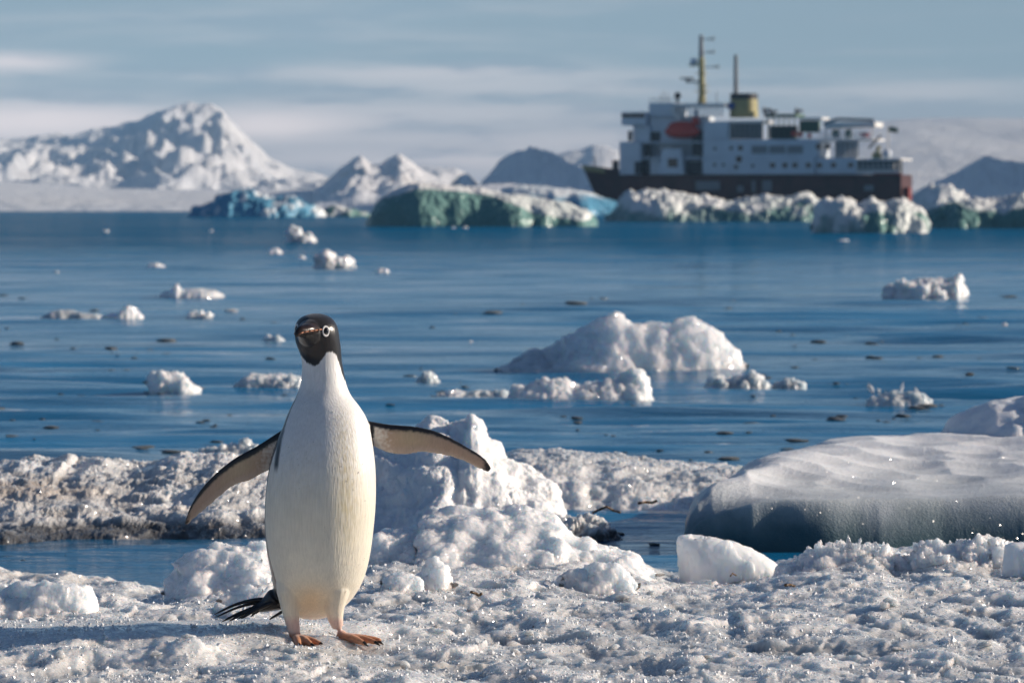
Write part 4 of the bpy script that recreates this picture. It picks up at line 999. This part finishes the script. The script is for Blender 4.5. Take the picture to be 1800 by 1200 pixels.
# ------------------------------------------------------------------ chunks frozen onto the floe
CK = [
 ('broad rough ice ridge right of the penguin with a steep left face', [(636, 975), (655, 945), (668, 934), (700, 929), (722, 926), (735, 932), (738, 915), (745, 906), (775, 900), (800, 897), (838, 899), (868, 899), (885, 910), (905, 916), (935, 915), (965, 914), (985, 920), (1000, 938), (1020, 950), (1050, 962), (1085, 968), (1110, 966), (1130, 985), (1160, 1008)], .75, 12.75, dict(nu=360, nv=190, amp=.030, nscale=6, octv=5, blk=.010, bscale=9, jag=.005, jscale=12, grain=.0012, gs=.007, shape='slope', plan=4, seed=151)),
 ('smooth pale ice shard with a straight left edge at the channel', [(1194, 952), (1197, 946), (1215, 944), (1250, 945), (1285, 951), (1315, 961), (1340, 974), (1358, 988), (1370, 1004), (1376, 1016)], .20, 13.4, dict(nu=150, nv=80, amp=.008, nscale=9, blk=.010, bscale=7, front=3.4, fq=.5, bk=3, plan=5, z0=.075, seed=157, mat='smooth', rag=.05)),
 ('pile of refrozen ice behind the penguin tail', [(286, 1040), (296, 1024), (312, 1008), (330, 988), (342, 972), (360, 968), (380, 964), (400, 960), (425, 963), (445, 961), (462, 960), (475, 972), (490, 985), (515, 1005), (535, 1030), (550, 1050)], .55, 12.35, dict(nu=230, nv=120, amp=.022, nscale=9, octv=6, blk=.010, bscale=10, jag=.005, jscale=12, grain=.0012, gs=.007, shape='slope', plan=3, seed=163)),
 ('peaked crumbling ice chunk at the left edge', [(-90, 1085), (-50, 1060), (-20, 1048), (10, 1050), (28, 1040), (55, 1034), (72, 1022), (92, 1020), (110, 1026), (135, 1036), (158, 1050), (180, 1072), (196, 1090), (212, 1106)], .42, 11.25, dict(nu=230, nv=120, amp=.024, nscale=10, octv=6, blk=.010, bscale=10, jag=.005, jscale=12, grain=.0012, gs=.007, shape='slope', plan=3, seed=171)),
 ('smooth grey ice lump in front of the peaked chunk', [(14, 1118), (22, 1098), (36, 1086), (52, 1084), (66, 1092), (76, 1108), (80, 1122)], .10, 11.0, dict(nu=70, nv=50, amp=.006, nscale=9, seed=177, mat='smooth')),
 ('hummock of grainy ice carrying clear crystals on the right', [(1350, 1030), (1375, 1008), (1395, 988), (1425, 976), (1455, 967), (1490, 963), (1530, 963), (1556, 964), (1570, 976), (1590, 985), (1625, 1006), (1650, 1024)], .5, 12.95, dict(nu=210, nv=110, amp=.012, nscale=12, octv=6, blk=.016, bscale=22, jag=.006, jscale=24, grain=.005, gs=.006, shape='slope', plan=3, seed=181)),
 ('jagged crest of crusty ice along the right rear edge', [(1560, 1020), (1590, 985), (1612, 972), (1634, 966), (1650, 956), (1662, 964), (1685, 962), (1702, 952), (1722, 960), (1742, 962), (1752, 946), (1764, 948), (1770, 962), (1800, 970), (1850, 975), (1900, 1020)], .4, 12.95, dict(nu=230, nv=110, amp=.018, nscale=12, octv=6, blk=.020, bscale=20, jag=.008, jscale=24, grain=.005, gs=.006, shape='slope', plan=3.5, seed=187)),
 ('squarish clear ice chunk cut by the right edge of the picture', [(1762, 990), (1766, 958), (1780, 953), (1810, 952), (1850, 956), (1866, 975), (1872, 1000)], .22, 12.75, dict(nu=100, nv=60, amp=.008, nscale=10, lump=.004, lscale=20, front=5, fq=.45, plan=5, seed=193, mat='smooth')),
 ('rounded translucent chunk in front of the broad ice ridge', [(728, 1024), (738, 1004), (752, 990), (766, 985), (778, 988), (786, 1000), (792, 1012), (798, 1024)], .14, 12.1, dict(nu=80, nv=60, amp=.010, nscale=14, blk=.016, bscale=18, shape='slope', seed=199)),
 ('blocky pale chunk between the ridge and the shard', [(985, 1020), (1000, 1004), (1030, 994), (1060, 992), (1090, 996), (1110, 1008), (1124, 1024)], .2, 12.2, dict(nu=90, nv=60, amp=.010, nscale=12, blk=.018, bscale=16, shape='slope', seed=205)),
 ('flat pale ice plate lying right of the penguin', [(670, 1020), (685, 1008), (705, 1004), (725, 1008), (740, 1018), (746, 1028)], .18, 11.95, dict(nu=70, nv=50, amp=.007, nscale=12, blk=.012, bscale=18, shape='slope', seed=211)),
 ('low crystalline block left of the penguin tail', [(385, 1052), (398, 1040), (418, 1036), (440, 1030), (462, 1026), (480, 1034), (492, 1052)], .16, 11.7, dict(nu=80, nv=50, amp=.010, nscale=14, blk=.014, bscale=20, shape='slope', seed=217)),
]
for lab, prof, dep, d0, kw in CK:
    kw = dict(kw); m = M[kw.pop('mat', 'chunk')]
    c = at(prof[len(prof) // 2][0], 1050, d0)
    zl = float(floe_height(np.array([c.x]), np.array([min(d0, 13.5)]), False)[0])
    kw.setdefault('z0', zl)
    ice_body('ice_chunk', lab, 'ice chunk', prof, dep, m, d=d0, sink=.06, **kw)
# splinters lying about on the floe
pr = [lump_mesh('ice_splinter', (1, .8, .7), 400 + k, 2, .5, .5, smooth=False) for k in range(8)]
rs = random.Random(21)
for k in range(70):
    d_ = rs.uniform(9.7, 13.4); x_ = rs.uniform(-1, 1) * .1 * d_
    px_ = 900 + x_ / d_ * FPX
    if 480 < px_ < 690 and d_ < 11.6: continue
    z_ = float(floe_height(np.array([x_]), np.array([d_]), False)[0])
    if z_ < .03: continue
    o = bpy.data.objects.new('ice_splinter', pr[k % 8]); COL.objects.link(o)
    if not o.data.materials: o.data.materials.append(M['chunk'])
    s_ = rs.choice((.014, .018, .022, .03, .04)); o.scale = (s_ * rs.uniform(.8, 1.7), s_, s_ * rs.uniform(.6, 1.1)); o.location = (x_, d_, z_ + s_ * .1)
    o.rotation_euler = (rs.uniform(-.4, .4), rs.uniform(-.4, .4), rs.uniform(0, 6))
    tag(o, 'small broken ice splinter lying on the granular floe', 'ice splinter', 'loose ice splinters on the near floe')
# clear crystals on the right hummock
cr = empty('crystal_cluster', at(1508, 966, 13.2)); tag(cr, 'cluster of clear glassy crystals standing on the right hummock', 'ice crystals')
for k, (px, py, top, lean, w) in enumerate(((1466, 966, 954, -.2, 3.5), (1480, 964, 948, -.7, 4), (1489, 964, 944, -.3, 4.5), (1494, 962, 941, .15, 4), (1499, 964, 950, .5, 4), (1508, 963, 943, .1, 4), (1513, 965, 952, .6, 4.5), (1488, 966, 955, .9, 4))):
    s_ = 13.2 / FPX; p = at(px, py, 13.2) - cr.location
    o = link('crystal', crystal_mesh('crystal', (py - top) * s_ * 1.15, w * s_ * .8, 30 + k), M['crystal'], cr, p); o.rotation_euler = (random.uniform(-.3, .3), lean, k)
o = link('clear_ice_lump', crystal_mesh('clear_ice_lump', .022, .018, 77), M['crystal'], None, at(1537, 963, 13.18)); o.scale = (1, .8, .8); o.rotation_euler = (0, 1.2, .1)
tag(o, 'lone clear glassy lump lying right of the crystal cluster', 'ice crystal')
# bits of brown seaweed
def seaweed(lab, pts, d_, r):
    b = MB(); P = [at(px, py, d_ + .02 * ((i * 7) % 3)) for i, (px, py) in enumerate(pts)]
    c0 = P[0].copy()
    b.path([p - c0 for p in P], r, 6); o = b.build('seaweed_strand', M['weed'], None, True); o.location = c0
    tag(o, lab, 'seaweed')
M['weed'] = plain('brown_seaweed', (.10, .055, .022), .4, var=.3, scale=40)
seaweed('curled brown seaweed strand on the flat snow floe', [(1042, 901), (1052, 896), (1062, 892), (1066, 890), (1072, 893), (1078, 897), (1090, 900)], 16.4, .004)
seaweed('straight brown seaweed scrap right of the curled strand on the flat floe', [(1122, 884), (1134, 882), (1146, 883), (1154, 880)], 16.9, .0045)
seaweed('dark weed tip beside the huge smooth block', [(1240, 840), (1248, 837), (1256, 839)], 18.6, .006)
seaweed('small dark brown weed scrap on the ice right of the penguin', [(828, 1040), (836, 1042), (842, 1047), (846, 1043)], 11.75, .0035)
seaweed('reddish brown weed flake in front of the ice shard', [(1380, 1028), (1388, 1027), (1396, 1029)], 12.0, .0035)
seaweed('bent yellow-brown weed fibre at the foot of the ice shard', [(1284, 1012), (1288, 1007), (1294, 1011)], 12.7, .002)
# ------------------------------------------------------------------ the penguin
PD = 10.72                                  # forward distance of the body axis
U = PD / FPX                                # metres per photograph pixel at that distance
P0 = at(565, 1128, PD); P0.z = ZF - .003
def pp(px, py, dy=0.0):                     # photograph pixel -> local point, dy in pixels away from the camera
    return Vector(((px - 900) * U - P0.x, dy * U, at(900, py, PD).z - P0.z))
RINGS = [  # py, left, right, depth factor, centre offset away from the camera
 (551, 547, 563, 1.0, 6), (553, 540, 571, 1.0, 5), (556.5, 531, 579, 1.0, 3), (562, 524, 586, 1.02, 1), (569, 519.5, 591, 1.05, -1), (577, 517.5, 594, 1.05, -2), (586, 517.5, 595.8, 1.03, -2), (596, 518.5, 597, 1.0, -1), (606, 521, 598.5, .98, 1),
 (616, 525, 599.5, .96, 2), (626, 528.5, 600, .95, 3), (640, 530.5, 601.5, .95, 4), (658, 530, 605, .95, 4), (677, 527.5, 609, .93, 3), (695, 521, 617, .90, 2), (713, 512, 631, .87, 0), (732, 503.5, 643, .85, -2), (750, 497, 649.5, .84, -5), (770, 489, 653.5, .84, -8),
 (790, 481.5, 656.5, .84, -10), (815, 474.5, 659.5, .85, -12), (853, 468.5, 661, .86, -14), (892, 465.6, 660, .86, -15), (930, 466, 656.5, .86, -14), (968, 469, 651.5, .86, -12), (1005, 476, 643, .86, -8), (1030, 482, 633, .85, -4), (1050, 489, 620, .84, 2), (1066, 499, 605, .83, 6), (1078, 510, 590, .80, 9), (1085, 521, 575, .76, 11), (1088.5, 534, 560, .7, 12)]
def catmull(xs, ys, q):
    ys = np.array(ys, float); xs = np.array(xs, float)
    m = np.gradient(ys, xs, axis=0)
    i = np.clip(np.searchsorted(xs, q) - 1, 0, len(xs) - 2); h = xs[i + 1] - xs[i]; t = (q - xs[i]) / h
    if ys.ndim > 1: t = t[:, None]; h = h[:, None]
    return (2*t**3 - 3*t**2 + 1) * ys[i] + (t**3 - 2*t**2 + t) * h * m[i] + (-2*t**3 + 3*t**2) * ys[i + 1] + (t**3 - t**2) * h * m[i + 1]
RY = np.array([r[0] for r in RINGS])
def ring_at(py): return catmull(RY, np.array([r[1:] for r in RINGS]), np.clip(np.atleast_1d(py).astype(float), RY[0], RY[-1]))
LW = dict(top=[(492, 757), (453, 782), (415, 803), (384, 826), (357, 853), (338, 880), (327, 903), (322.5, 920)],
          bot=[(484, 822), (455, 836), (434, 848), (415, 852), (396, 865), (369, 888), (342, 911), (324, 927)])
RW = dict(top=[(645, 739), (683, 745.5), (722, 748.5), (760, 756), (791, 769), (821, 786), (844, 800), (858, 813), (864, 824)],
          bot=[(652, 784), (683, 797), (710, 801), (733, 796.5), (760, 798), (791, 804), (818, 813.5), (842, 826), (858, 831.5)])
def capsule(bm, pts, rad, n=14):
    """closed tapered tube through points with round ends"""
    pts = [Vector(p) for p in pts]; rings = []
    for i, p in enumerate(pts):
        d = (pts[min(i + 1, len(pts) - 1)] - pts[max(i - 1, 0)]).normalized()
        a = d.orthogonal().normalized() if abs(d.z) < .9 else Vector((1, 0, 0)).cross(d).normalized(); c = d.cross(a)
        steps = [(0, 1)]
        if i == 0: steps = [(-.95, .3), (-.7, .72), (0, 1)]
        if i == len(pts) - 1: steps = [(0, 1), (.7, .72), (.95, .3)]
        for o_, k_ in steps:
            rings.append([bm.verts.new(p + d * rad[i] * o_ + (a * math.cos(2 * math.pi * k / n) + c * math.sin(2 * math.pi * k / n)) * rad[i] * k_) for k in range(n)])
    for r1, r2 in zip(rings[:-1], rings[1:]):
        for k in range(n): bm.faces.new((r1[k], r1[(k + 1) % n], r2[(k + 1) % n], r2[k]))
    bm.faces.new(rings[0][::-1]); bm.faces.new(rings[-1])
def flipper(bm, W, dy0, dy1, root, th):
    m = 26; q = np.linspace(0, 1, m)
    def res(pl):
        pl = np.array(pl, float); s = np.concatenate([[0], np.cumsum(np.hypot(*np.diff(pl, axis=0).T))]); s /= s[-1]
        return catmull(s, pl, q)
    T, Bt = res(W['top']), res(W['bot']); rings = []
    rt, rb = root
    T = np.concatenate([[rt], T]); Bt = np.concatenate([[rb], Bt]); qq = np.concatenate([[-.12], q])
    for i in range(len(T)):
        t = qq[i]; dy = dy0 + (dy1 - dy0) * max(t, -.1); ring = []
        k_th = th * (1.15 - .72 * max(t, 0))
        for k in range(16):
            a = 2 * math.pi * k / 16
            s = .5 - .5 * math.cos(a)                # 0 = leading edge, 1 = trailing edge
            thick = math.sin(a) * k_th * (1.15 - .75 * s) * .5
            P = T[i] * (1 - s) + Bt[i] * s
            ring.append(bm.verts.new(pp(P[0], P[1], dy + thick + 7 * s - 3 * math.sin(math.pi * max(0, t)))))
        rings.append(ring)
    for r1, r2 in zip(rings[:-1], rings[1:]):
        for k in range(16): bm.faces.new((r1[k], r1[(k + 1) % 16], r2[(k + 1) % 16], r2[k]))
    bm.faces.new(rings[0][::-1]); bm.faces.new(rings[-1])

def build_penguin():
    root = empty('penguin', P0)
    tag(root, 'black and white penguin standing on ice with both flippers held out', 'penguin')
    bm = bmesh.new()
    qs = np.concatenate([np.linspace(551, 563, 8, endpoint=False), np.linspace(563, 1060, 86, endpoint=False), np.linspace(1060, 1088.5, 10)])
    rg = ring_at(qs); prev = None; n = 56
    for (xl, xr, df, yo), py in zip(rg, qs):
        cx, hw = (xl + xr) / 2, (xr - xl) / 2
        ring = []
        for k in range(n):
            a = 2 * math.pi * k / n; ca, sa = math.cos(a), math.sin(a)
            ring.append(bm.verts.new(pp(cx + hw * ca, py, yo + hw * df * sa)))
        if prev:
            for k in range(n): bm.faces.new((prev[k], prev[(k + 1) % n], ring[(k + 1) % n], ring[k]))
        else: bm.faces.new(ring)
        prev = ring
    bm.faces.new(prev[::-1])
    flipper(bm, LW, 14, 26, ((512, 752), (505, 815)), 15)
    flipper(bm, RW, 10, 24, ((628, 742), (632, 782)), 15)
    # thighs and legs
    GZ = 1128.0
    capsule(bm, [pp(513, 1000, -22), pp(511, 1040, -32), pp(512, 1072, -36), pp(515, 1092, -33), pp(518, 1108, -33), pp(521, 1120, -35)], [30*U, 24*U, 15.5*U, 12.5*U, 10.5*U, 9.5*U])
    capsule(bm, [pp(592, 1000, -28), pp(590, 1035, -34), pp(588, 1066, -30), pp(590, 1084, -24), pp(594, 1099, -20), pp(599, 1110, -18)], [32*U, 26*U, 18*U, 14*U, 10.5*U, 9.5*U])
    # feet: three webbed toes each
    def foot(heel, toes, dz):
        h = Vector(heel)
        for tp, kn in toes:
            tp = Vector(tp); mid = h.lerp(tp, .45) + Vector((0, 0, kn)); far = h.lerp(tp, .8) + Vector((0, 0, kn * .5))
            capsule(bm, [h + Vector((0, 0, .004)), mid, far, tp], [8.5*U, 7.0*U, 6.0*U, 4.6*U], 10)
        # web
        for (a, _), (b_, _) in zip(toes[:-1], toes[1:]):
            a, b_ = Vector(a), Vector(b_)
            for s1 in (.25, .42, .58, .72): capsule(bm, [h.lerp(a, s1), h.lerp(a, s1).lerp(h.lerp(b_, s1), .5) + Vector((0, 0, -.001)), h.lerp(b_, s1)], [4.6*U] * 3, 8)
    g1 = pp(521, 1128, -38); g1.z = .011
    foot(g1, [((g1.x + 45*U, g1.y - .055, .007), .006), ((g1.x + 30*U, g1.y - .075, .007), .007), ((g1.x + 8*U, g1.y - .075, .007), .006)], 0)
    g2 = pp(601, 1118, -18); g2.z = .012
    foot(g2, [((g2.x + 66*U, g2.y - .014, .010), .004), ((g2.x + 60*U, g2.y - .040, .008), .006), ((g2.x + 40*U, g2.y - .055, .007), .006)], 0)
    for h in (g1, g2): capsule(bm, [h, h + Vector((-.006, .014, -.003))], [7*U, 4*U], 8)
    # root of the tail
    capsule(bm, [pp(520, 1010, 50), pp(502, 1038, 62), pp(482, 1058, 66), pp(462, 1068, 68), pp(440, 1076, 70)], [44*U, 36*U, 22*U, 13*U, 6*U])
    # face: bulge under the bill and cheek
    capsule(bm, [pp(552, 586, -16), pp(543, 584, -34), pp(537, 582, -47)], [29*U, 23*U, 15*U])
    me = bpy.data.meshes.new('body'); bm.normal_update(); bmesh.ops.recalc_face_normals(bm, faces=bm.faces); bm.to_mesh(me); bm.free()
    tmp = bpy.data.objects.new('body_tmp', me); COL.objects.link(tmp)
    r_ = tmp.modifiers.new('r', 'REMESH'); r_.mode = 'VOXEL'; r_.voxel_size = .0021
    s_ = tmp.modifiers.new('s', 'SMOOTH'); s_.iterations = 9; s_.factor = .5
    dg = bpy.context.evaluated_depsgraph_get(); me2 = bpy.data.meshes.new_from_object(tmp.evaluated_get(dg)); me2.name = 'body'
    bpy.data.objects.remove(tmp)
    nv = len(me2.vertices); V = np.empty(nv * 3, np.float32); me2.vertices.foreach_get('co', V); V = V.reshape(-1, 3)
    N = np.empty(nv * 3, np.float32); me2.vertices.foreach_get('normal', N); N = N.reshape(-1, 3)
    # back to photograph units for the plumage
    px = (V[:, 0] + P0.x) / U + 900
    zz = V[:, 2]; pt = np.array([551, 1150.]); zt = np.array([pp(0, 551).z, pp(0, 1150).z]); py = pt[0] + (zz - zt[0]) / (zt[1] - zt[0]) * (pt[1] - pt[0])
    dyp = V[:, 1] / U
    nz1 = fbm(V * 160, 3, seed=90); nz2 = fbm(V * np.array([300, 300, 60]), 2, seed=91)
    rr = ring_at(py); cx = (rr[:, 0] + rr[:, 1]) / 2; hw = (rr[:, 1] - rr[:, 0]) / 2; yr = (dyp - rr[:, 3]) / (hw * rr[:, 2])
    xr_ = (px - cx) / hw
    white = np.array([.80, .79, .77]); cream = np.array([.75, .695, .56]); black = np.array([.016, .015, .016]); brown = np.array([.030, .024, .020])
    C = np.repeat(white[None], nv, 0)
    def mixc(f, col):
        nonlocal C
        C = C * (1 - f[:, None]) + np.asarray(col)[None] * f[:, None]
    # creamy lower belly
    mixc(np.clip(sstep(740, 900, py + 25 * nz1) * .85, 0, 1), cream)
    mixc(.62 * np.clip(.55 + .9 * nz2, 0, 1) * np.exp(-((px - 608 - (py - 800) * .05 - 7 * nz1) / 18) ** 2 - ((py - 835) / 115) ** 4), np.array([.50, .40, .18]))
    mixc(.6 * np.exp(-((px - 548) / 40) ** 2 - ((py - 1050) / 32) ** 2), np.array([.75, .50, .24]))
    onL = (px < np.interp(py, RY, [r[1] for r in RINGS]) - 1.0) & (py > 745) & (py < 940)
    onR = (px > np.interp(py, RY, [r[2] for r in RINGS]) + 1.0) & (py > 730) & (py < 840)
    # black hood with its notched lower edge, black back
    hood = np.interp(px, [505, 528.6, 540, 553, 561, 567, 573, 579, 586, 592, 597, 602, 606, 640], [600, 624, 636, 642.5, 639, 630, 621, 617, 617.5, 624, 640, 657, 668, 668])
    hood = np.where(dyp > rr[:, 3] + .5 * hw, 2000, hood)
    isblack = sstep(1.8, -1.8, py + 2.2 * nz2 - hood)
    tb = np.where(xr_ < 0, np.interp(py, [620, 660, 700, 760, 830, 930, 1000, 1050, 1090], [.10, -.08, -.28, -.36, -.20, -.20, -.38, -.5, -.5]), np.interp(py, [620, 665, 690, 1090], [-.1, .0, .12, .12]))
    isblack = np.maximum(isblack, sstep(-.02, .03, yr - tb + .02 * nz2) * (py < 1092) * ~(onL | onR))
    # black armpit stripe where the left flipper joins
    strip = np.exp(-((px - np.interp(py, [745, 770, 800, 830], [500, 493, 489, 486])) / 4.2) ** 4) * sstep(742, 760, py) * sstep(832, 812, py) * (dyp < 30)
    isblack = np.maximum(isblack, strip)
    mixc(np.clip(isblack, 0, 1) * (py < 1100), black)
    face = np.exp(-((px - 545) / 45) ** 2) * (py > 560) * (py < 640)
    mixc(.5 * face * isblack, brown)
    # flippers
    for on, W, sgn in ((onL, LW, -1), (onR, RW, 1)):
        T = np.array(W['top']); Bt = np.array(W['bot'])
        if sgn < 0: T, Bt = T[::-1], Bt[::-1]
        tp = np.interp(px, T[:, 0], T[:, 1]); bt = np.interp(px, Bt[:, 0], Bt[:, 1]); s = (py - tp) / np.maximum(bt - tp, 4)
        skin = np.array([.47, .325, .235]) ; pale = np.array([.72, .66, .58])
        rootd = np.clip((np.abs(px - (490 if sgn < 0 else 652))) / 165, 0, 1.4)
        col = skin[None] + (pale - skin)[None] * np.clip(sstep(.24, .04, rootd + .12 * nz1) + .35 * sstep(.6, .98, s + .06 * nz1), 0, 1)[:, None]
        col = col + (np.array([.62, .50, .30]) - col) * (.5 * np.exp(-((rootd - .42) / .2) ** 2) * sstep(.9, .5, s))[:, None]
        edge = np.where(sgn < 0, .24, .19) + .04 * nz1
        tipk = sstep(.95, 1.0, rootd + .03 * nz1) if sgn < 0 else sstep(1.17, 1.235, rootd + .02 * nz1)
        bl = np.maximum(np.maximum(sstep(edge + .06, edge - .06, s), tipk), sstep(.965, 1.0, s + .04 * nz2) * .9)
        bl = np.maximum(bl, (N[:, 1] > .25) * 1.0)
        if sgn > 0: bl = np.maximum(bl, sstep(660, 655, px + 2 * nz1) * (s < .62))
        cc = col * (1 - bl[:, None]) + black[None] * bl[:, None]
        C[on] = cc[on]
    # legs and feet
    leg = sstep(1074, 1092, py + 4 * nz1) * (np.abs(dyp + 28) < 60) * (dyp < 6)
    mixc(leg * .85, np.array([.66, .46, .40]))
    ft = sstep(.032, .018, zz + .003 * nz1)
    mixc(ft, np.array([.52, .235, .12]))
    mixc(ft * sstep(.1, .5, nz1) * .45, np.array([.30, .12, .07]))
    mixc(ft * sstep(.0035, .0005, zz) * .6, np.array([.05, .035, .03]))
    # tail root
    tl = (dyp > 18) & (py > 1000)
    C[tl] = black
    set_col(me2, 'plumage', C); set_attr(me2, 'wet', np.clip(ft, 0, 1))
    me2.polygons.foreach_set('use_smooth', np.ones(len(me2.polygons), bool)); me2.update()
    body = link('body', me2, M['plumage'], root)
    # bill
    b = MB(); rings = []
    A = pp(546, 578, -44); Bp = pp(523, 582, -80)
    ax = (Bp - A); nrm = ax.normalized(); sd = nrm.cross(Vector((0, 0, 1))).normalized(); up = sd.cross(nrm)
    for t, w, hu, hd in ((-.15, 16, 11, 10), (.25, 14, 11, 9), (.5, 11.5, 10.5, 7.5), (.75, 8, 9, 6.5), (.92, 5, 6.5, 6), (1.0, 1.5, 1.5, 5)):
        c = A + ax * t - up * (6 * U * max(0, t - .6) ** 2 * 4)
        rings.append([c + sd * (w * U * math.cos(a)) + up * ((hu if math.sin(a) > 0 else hd) * U * math.sin(a)) for a in [2 * math.pi * k / 20 for k in range(20)]])
    b.loft(rings); b.build('bill', M['bill'], root, True)
    g = MB()
    gp = []
    for t, w in ((-.25, 18.5), (.0, 16.6), (.25, 15), (.5, 12.4), (.75, 8.9), (.95, 4.5)):
        c = A + ax * t - up * (6 * U * max(0, t - .6) ** 2 * 4); gp.append(c - sd * w * U - up * .6 * U)
    gq = []
    for t, w in ((-.25, 18.5), (.0, 16.6), (.25, 15), (.5, 12.4), (.75, 8.9), (.95, 4.5)):
        c = A + ax * t - up * (6 * U * max(0, t - .6) ** 2 * 4); gq.append(c + sd * w * U - up * .6 * U)
    g.path(gp, 1.1 * U, 6).path(gq, 1.1 * U, 6); g.build('gape', M['gape'], root, True)
    # eyes: the near one seen, its twin on the other cheek
    dgm = body.data
    from mathutils.bvhtree import BVHTree
    bvh = BVHTree.FromPolygons([v.co for v in dgm.vertices], [p.vertices for p in dgm.polygons])
    for px_, py_, flip in ((574.2, 581, 1), (518, 578, -1)):
        o_ = pp(px_, py_, -300) if flip > 0 else pp(440, py_, -20)
        dr = Vector((0, 1, 0)) if flip > 0 else Vector((1, 0, 0))
        hit, no, _, _ = bvh.ray_cast(o_, dr)
        if hit is None: continue
        e = MB().sphere((0, 0, 0), 5.6 * U, 18, 12).build('eye', M['eye'], root, True)
        e.location = hit - no * 2.6 * U; e.rotation_euler = no.to_track_quat('Z', 'Y').to_euler(); e.scale = (.95, 1.3, .9)
        rg = MB()
        pts = [(math.cos(2 * math.pi * k / 26) * 6.2 * U, math.sin(2 * math.pi * k / 26) * 6.2 * U, 2.2 * U) for k in range(27)]
        rg.path(pts, 1.55 * U, 8); r2 = rg.build('eye_ring', M['ring'], e, True)
    # claws
    for tx, ty, dy, ln in ((567, 1136, -84, 9), (552, 1140, -101, 9), (530, 1142, -101, 8), (667, 1124, -30, 9), (662, 1128, -52, 9), (642, 1131, -64, 8)):
        p = pp(tx, ty, dy); p.z = .008
        MB().tube(p + Vector((-2*U, 0, .001)), p + Vector((ln * U * .8, -.004, -.006)), 3.8 * U, 1.2 * U, 8).build('claw', M['claw'], root, True)
    # tail feathers
    for (x1, y1, dyt, lift, w) in ((370, 1086, 70, -12, 5.0), (373, 1091, 78, -9, 4.4), (384, 1098, 64, -7, 5.6), (398, 1096, 60, -5, 6.0), (412, 1094, 74, -5, 6.0), (420, 1091, 56, -3, 7.0), (436, 1088, 66, -3, 8.0), (446, 1082, 62, -3, 9.0), (470, 1092, 52, 0, 5.0)):
        b = MB(); rings = []; a0 = pp(478, 1058 + (y1 - 1085) * .6, dyt) if x1 < 460 else pp(494, 1078, dyt); a1 = pp(x1, y1, dyt)
        for i in range(9):
            t = i / 8; c = a0.lerp(a1, t) + Vector((0, 0, -lift * U * math.sin(math.pi * t) * .8)); ww = w * U * (1.5 - .75 * t) * (1 if i < 8 else .25)
            rings.append([c + Vector((.2 * ww * math.sin(k), ww * .9 * math.cos(k) + 0, ww * .62 * math.sin(k))) for k in [2 * math.pi * j / 8 for j in range(8)]])
        b.loft(rings); b.build('tail_feather', M['feather'], root, True)
    # drops of sea water on the breast
    rs = np.random.RandomState(6); nd = 0; T = MB()
    for _ in range(900):
        x_, y_ = rs.uniform(498, 655), rs.uniform(690, 1060)
        if fbm(np.array([[x_ * .02, y_ * .012]]), 2, seed=99)[0] < .0: continue
        hit, no, _, _ = bvh.ray_cast(pp(x_, y_, -300), Vector((0, 1, 0)))
        if hit is None or nd > 150: continue
        r = (.5 + .75 * rs.rand() ** 3) * U; T.sphere(tuple(hit + no * r * .25), r, 6, 4); nd += 1
    w = T.build('water_drops', M['drop'], root, True); w['kind'] = 'stuff'
def peng_mats():
    m, nt, b = new_mat('penguin_plumage')
    o = nt.new('ShaderNodeTexCoord').outputs['Object']
    c = nt.attr('plumage', 'Color')
    f1 = nt.noise(nt.scale(o, (300, 300, 24)), 1.0, 1.5, .5); f2 = nt.noise(o, 40, 4, .6)
    k = nt.math('ADD', nt.math('MULTIPLY', f1, .30), nt.math('MULTIPLY', f2, .22)); k = nt.math('ADD', k, .74)
    c = nt.mix(1.0, c, nt.comb(k, k, k), 'MULTIPLY')
    nt.link(c, b.inputs['Base Color'])
    lum = nt.new('ShaderNodeRGBToBW'); nt.link(nt.attr('plumage', 'Color'), lum.inputs[0])
    nt.link(nt.ramp(lum.outputs[0], .03, .4, .30, .46), b.inputs['Roughness'])
    b.inputs['Specular IOR Level'].default_value = .5
    nt.link(nt.ramp(lum.outputs[0], .1, .5, 0.0, .22), b.inputs['Subsurface Weight'])
    b.inputs['Subsurface Radius'].default_value = (.012, .009, .006); b.inputs['Subsurface Scale'].default_value = 1.0
    b.inputs['Sheen Weight'].default_value = .12; b.inputs['Sheen Roughness'].default_value = .4
    nt.link(nt.bump(nt.math('ADD', f1, nt.math('MULTIPLY', f2, .4)), .0012, .5), b.inputs['Normal'])
    M['plumage'] = m
    M['bill'] = plain('penguin_bill', (.022, .013, .010), .3, var=.6, scale=90, bump=.001)
    M['gape'] = plain('bill_gape', (.34, .13, .065), .35, var=.3, scale=120)
    M['eye'] = plain('eye_pupil', (.008, .006, .006), .05, var=0)
    M['ring'] = plain('eye_ring', (.78, .76, .74), .5, var=.03)
    M['claw'] = plain('claw', (.02, .017, .015), .35)
    M['feather'] = plain('tail_feather', (.014, .014, .016), .4, var=.3, scale=60)
    m, nt, b = new_mat('water_drop'); b.inputs['Base Color'].default_value = (1, 1, 1, 1); b.inputs['Roughness'].default_value = .03; b.inputs['Transmission Weight'].default_value = .9; b.inputs['IOR'].default_value = 1.33
    M['drop'] = m
peng_mats()
build_penguin()
print('built in', round(time.time() - T0, 1))
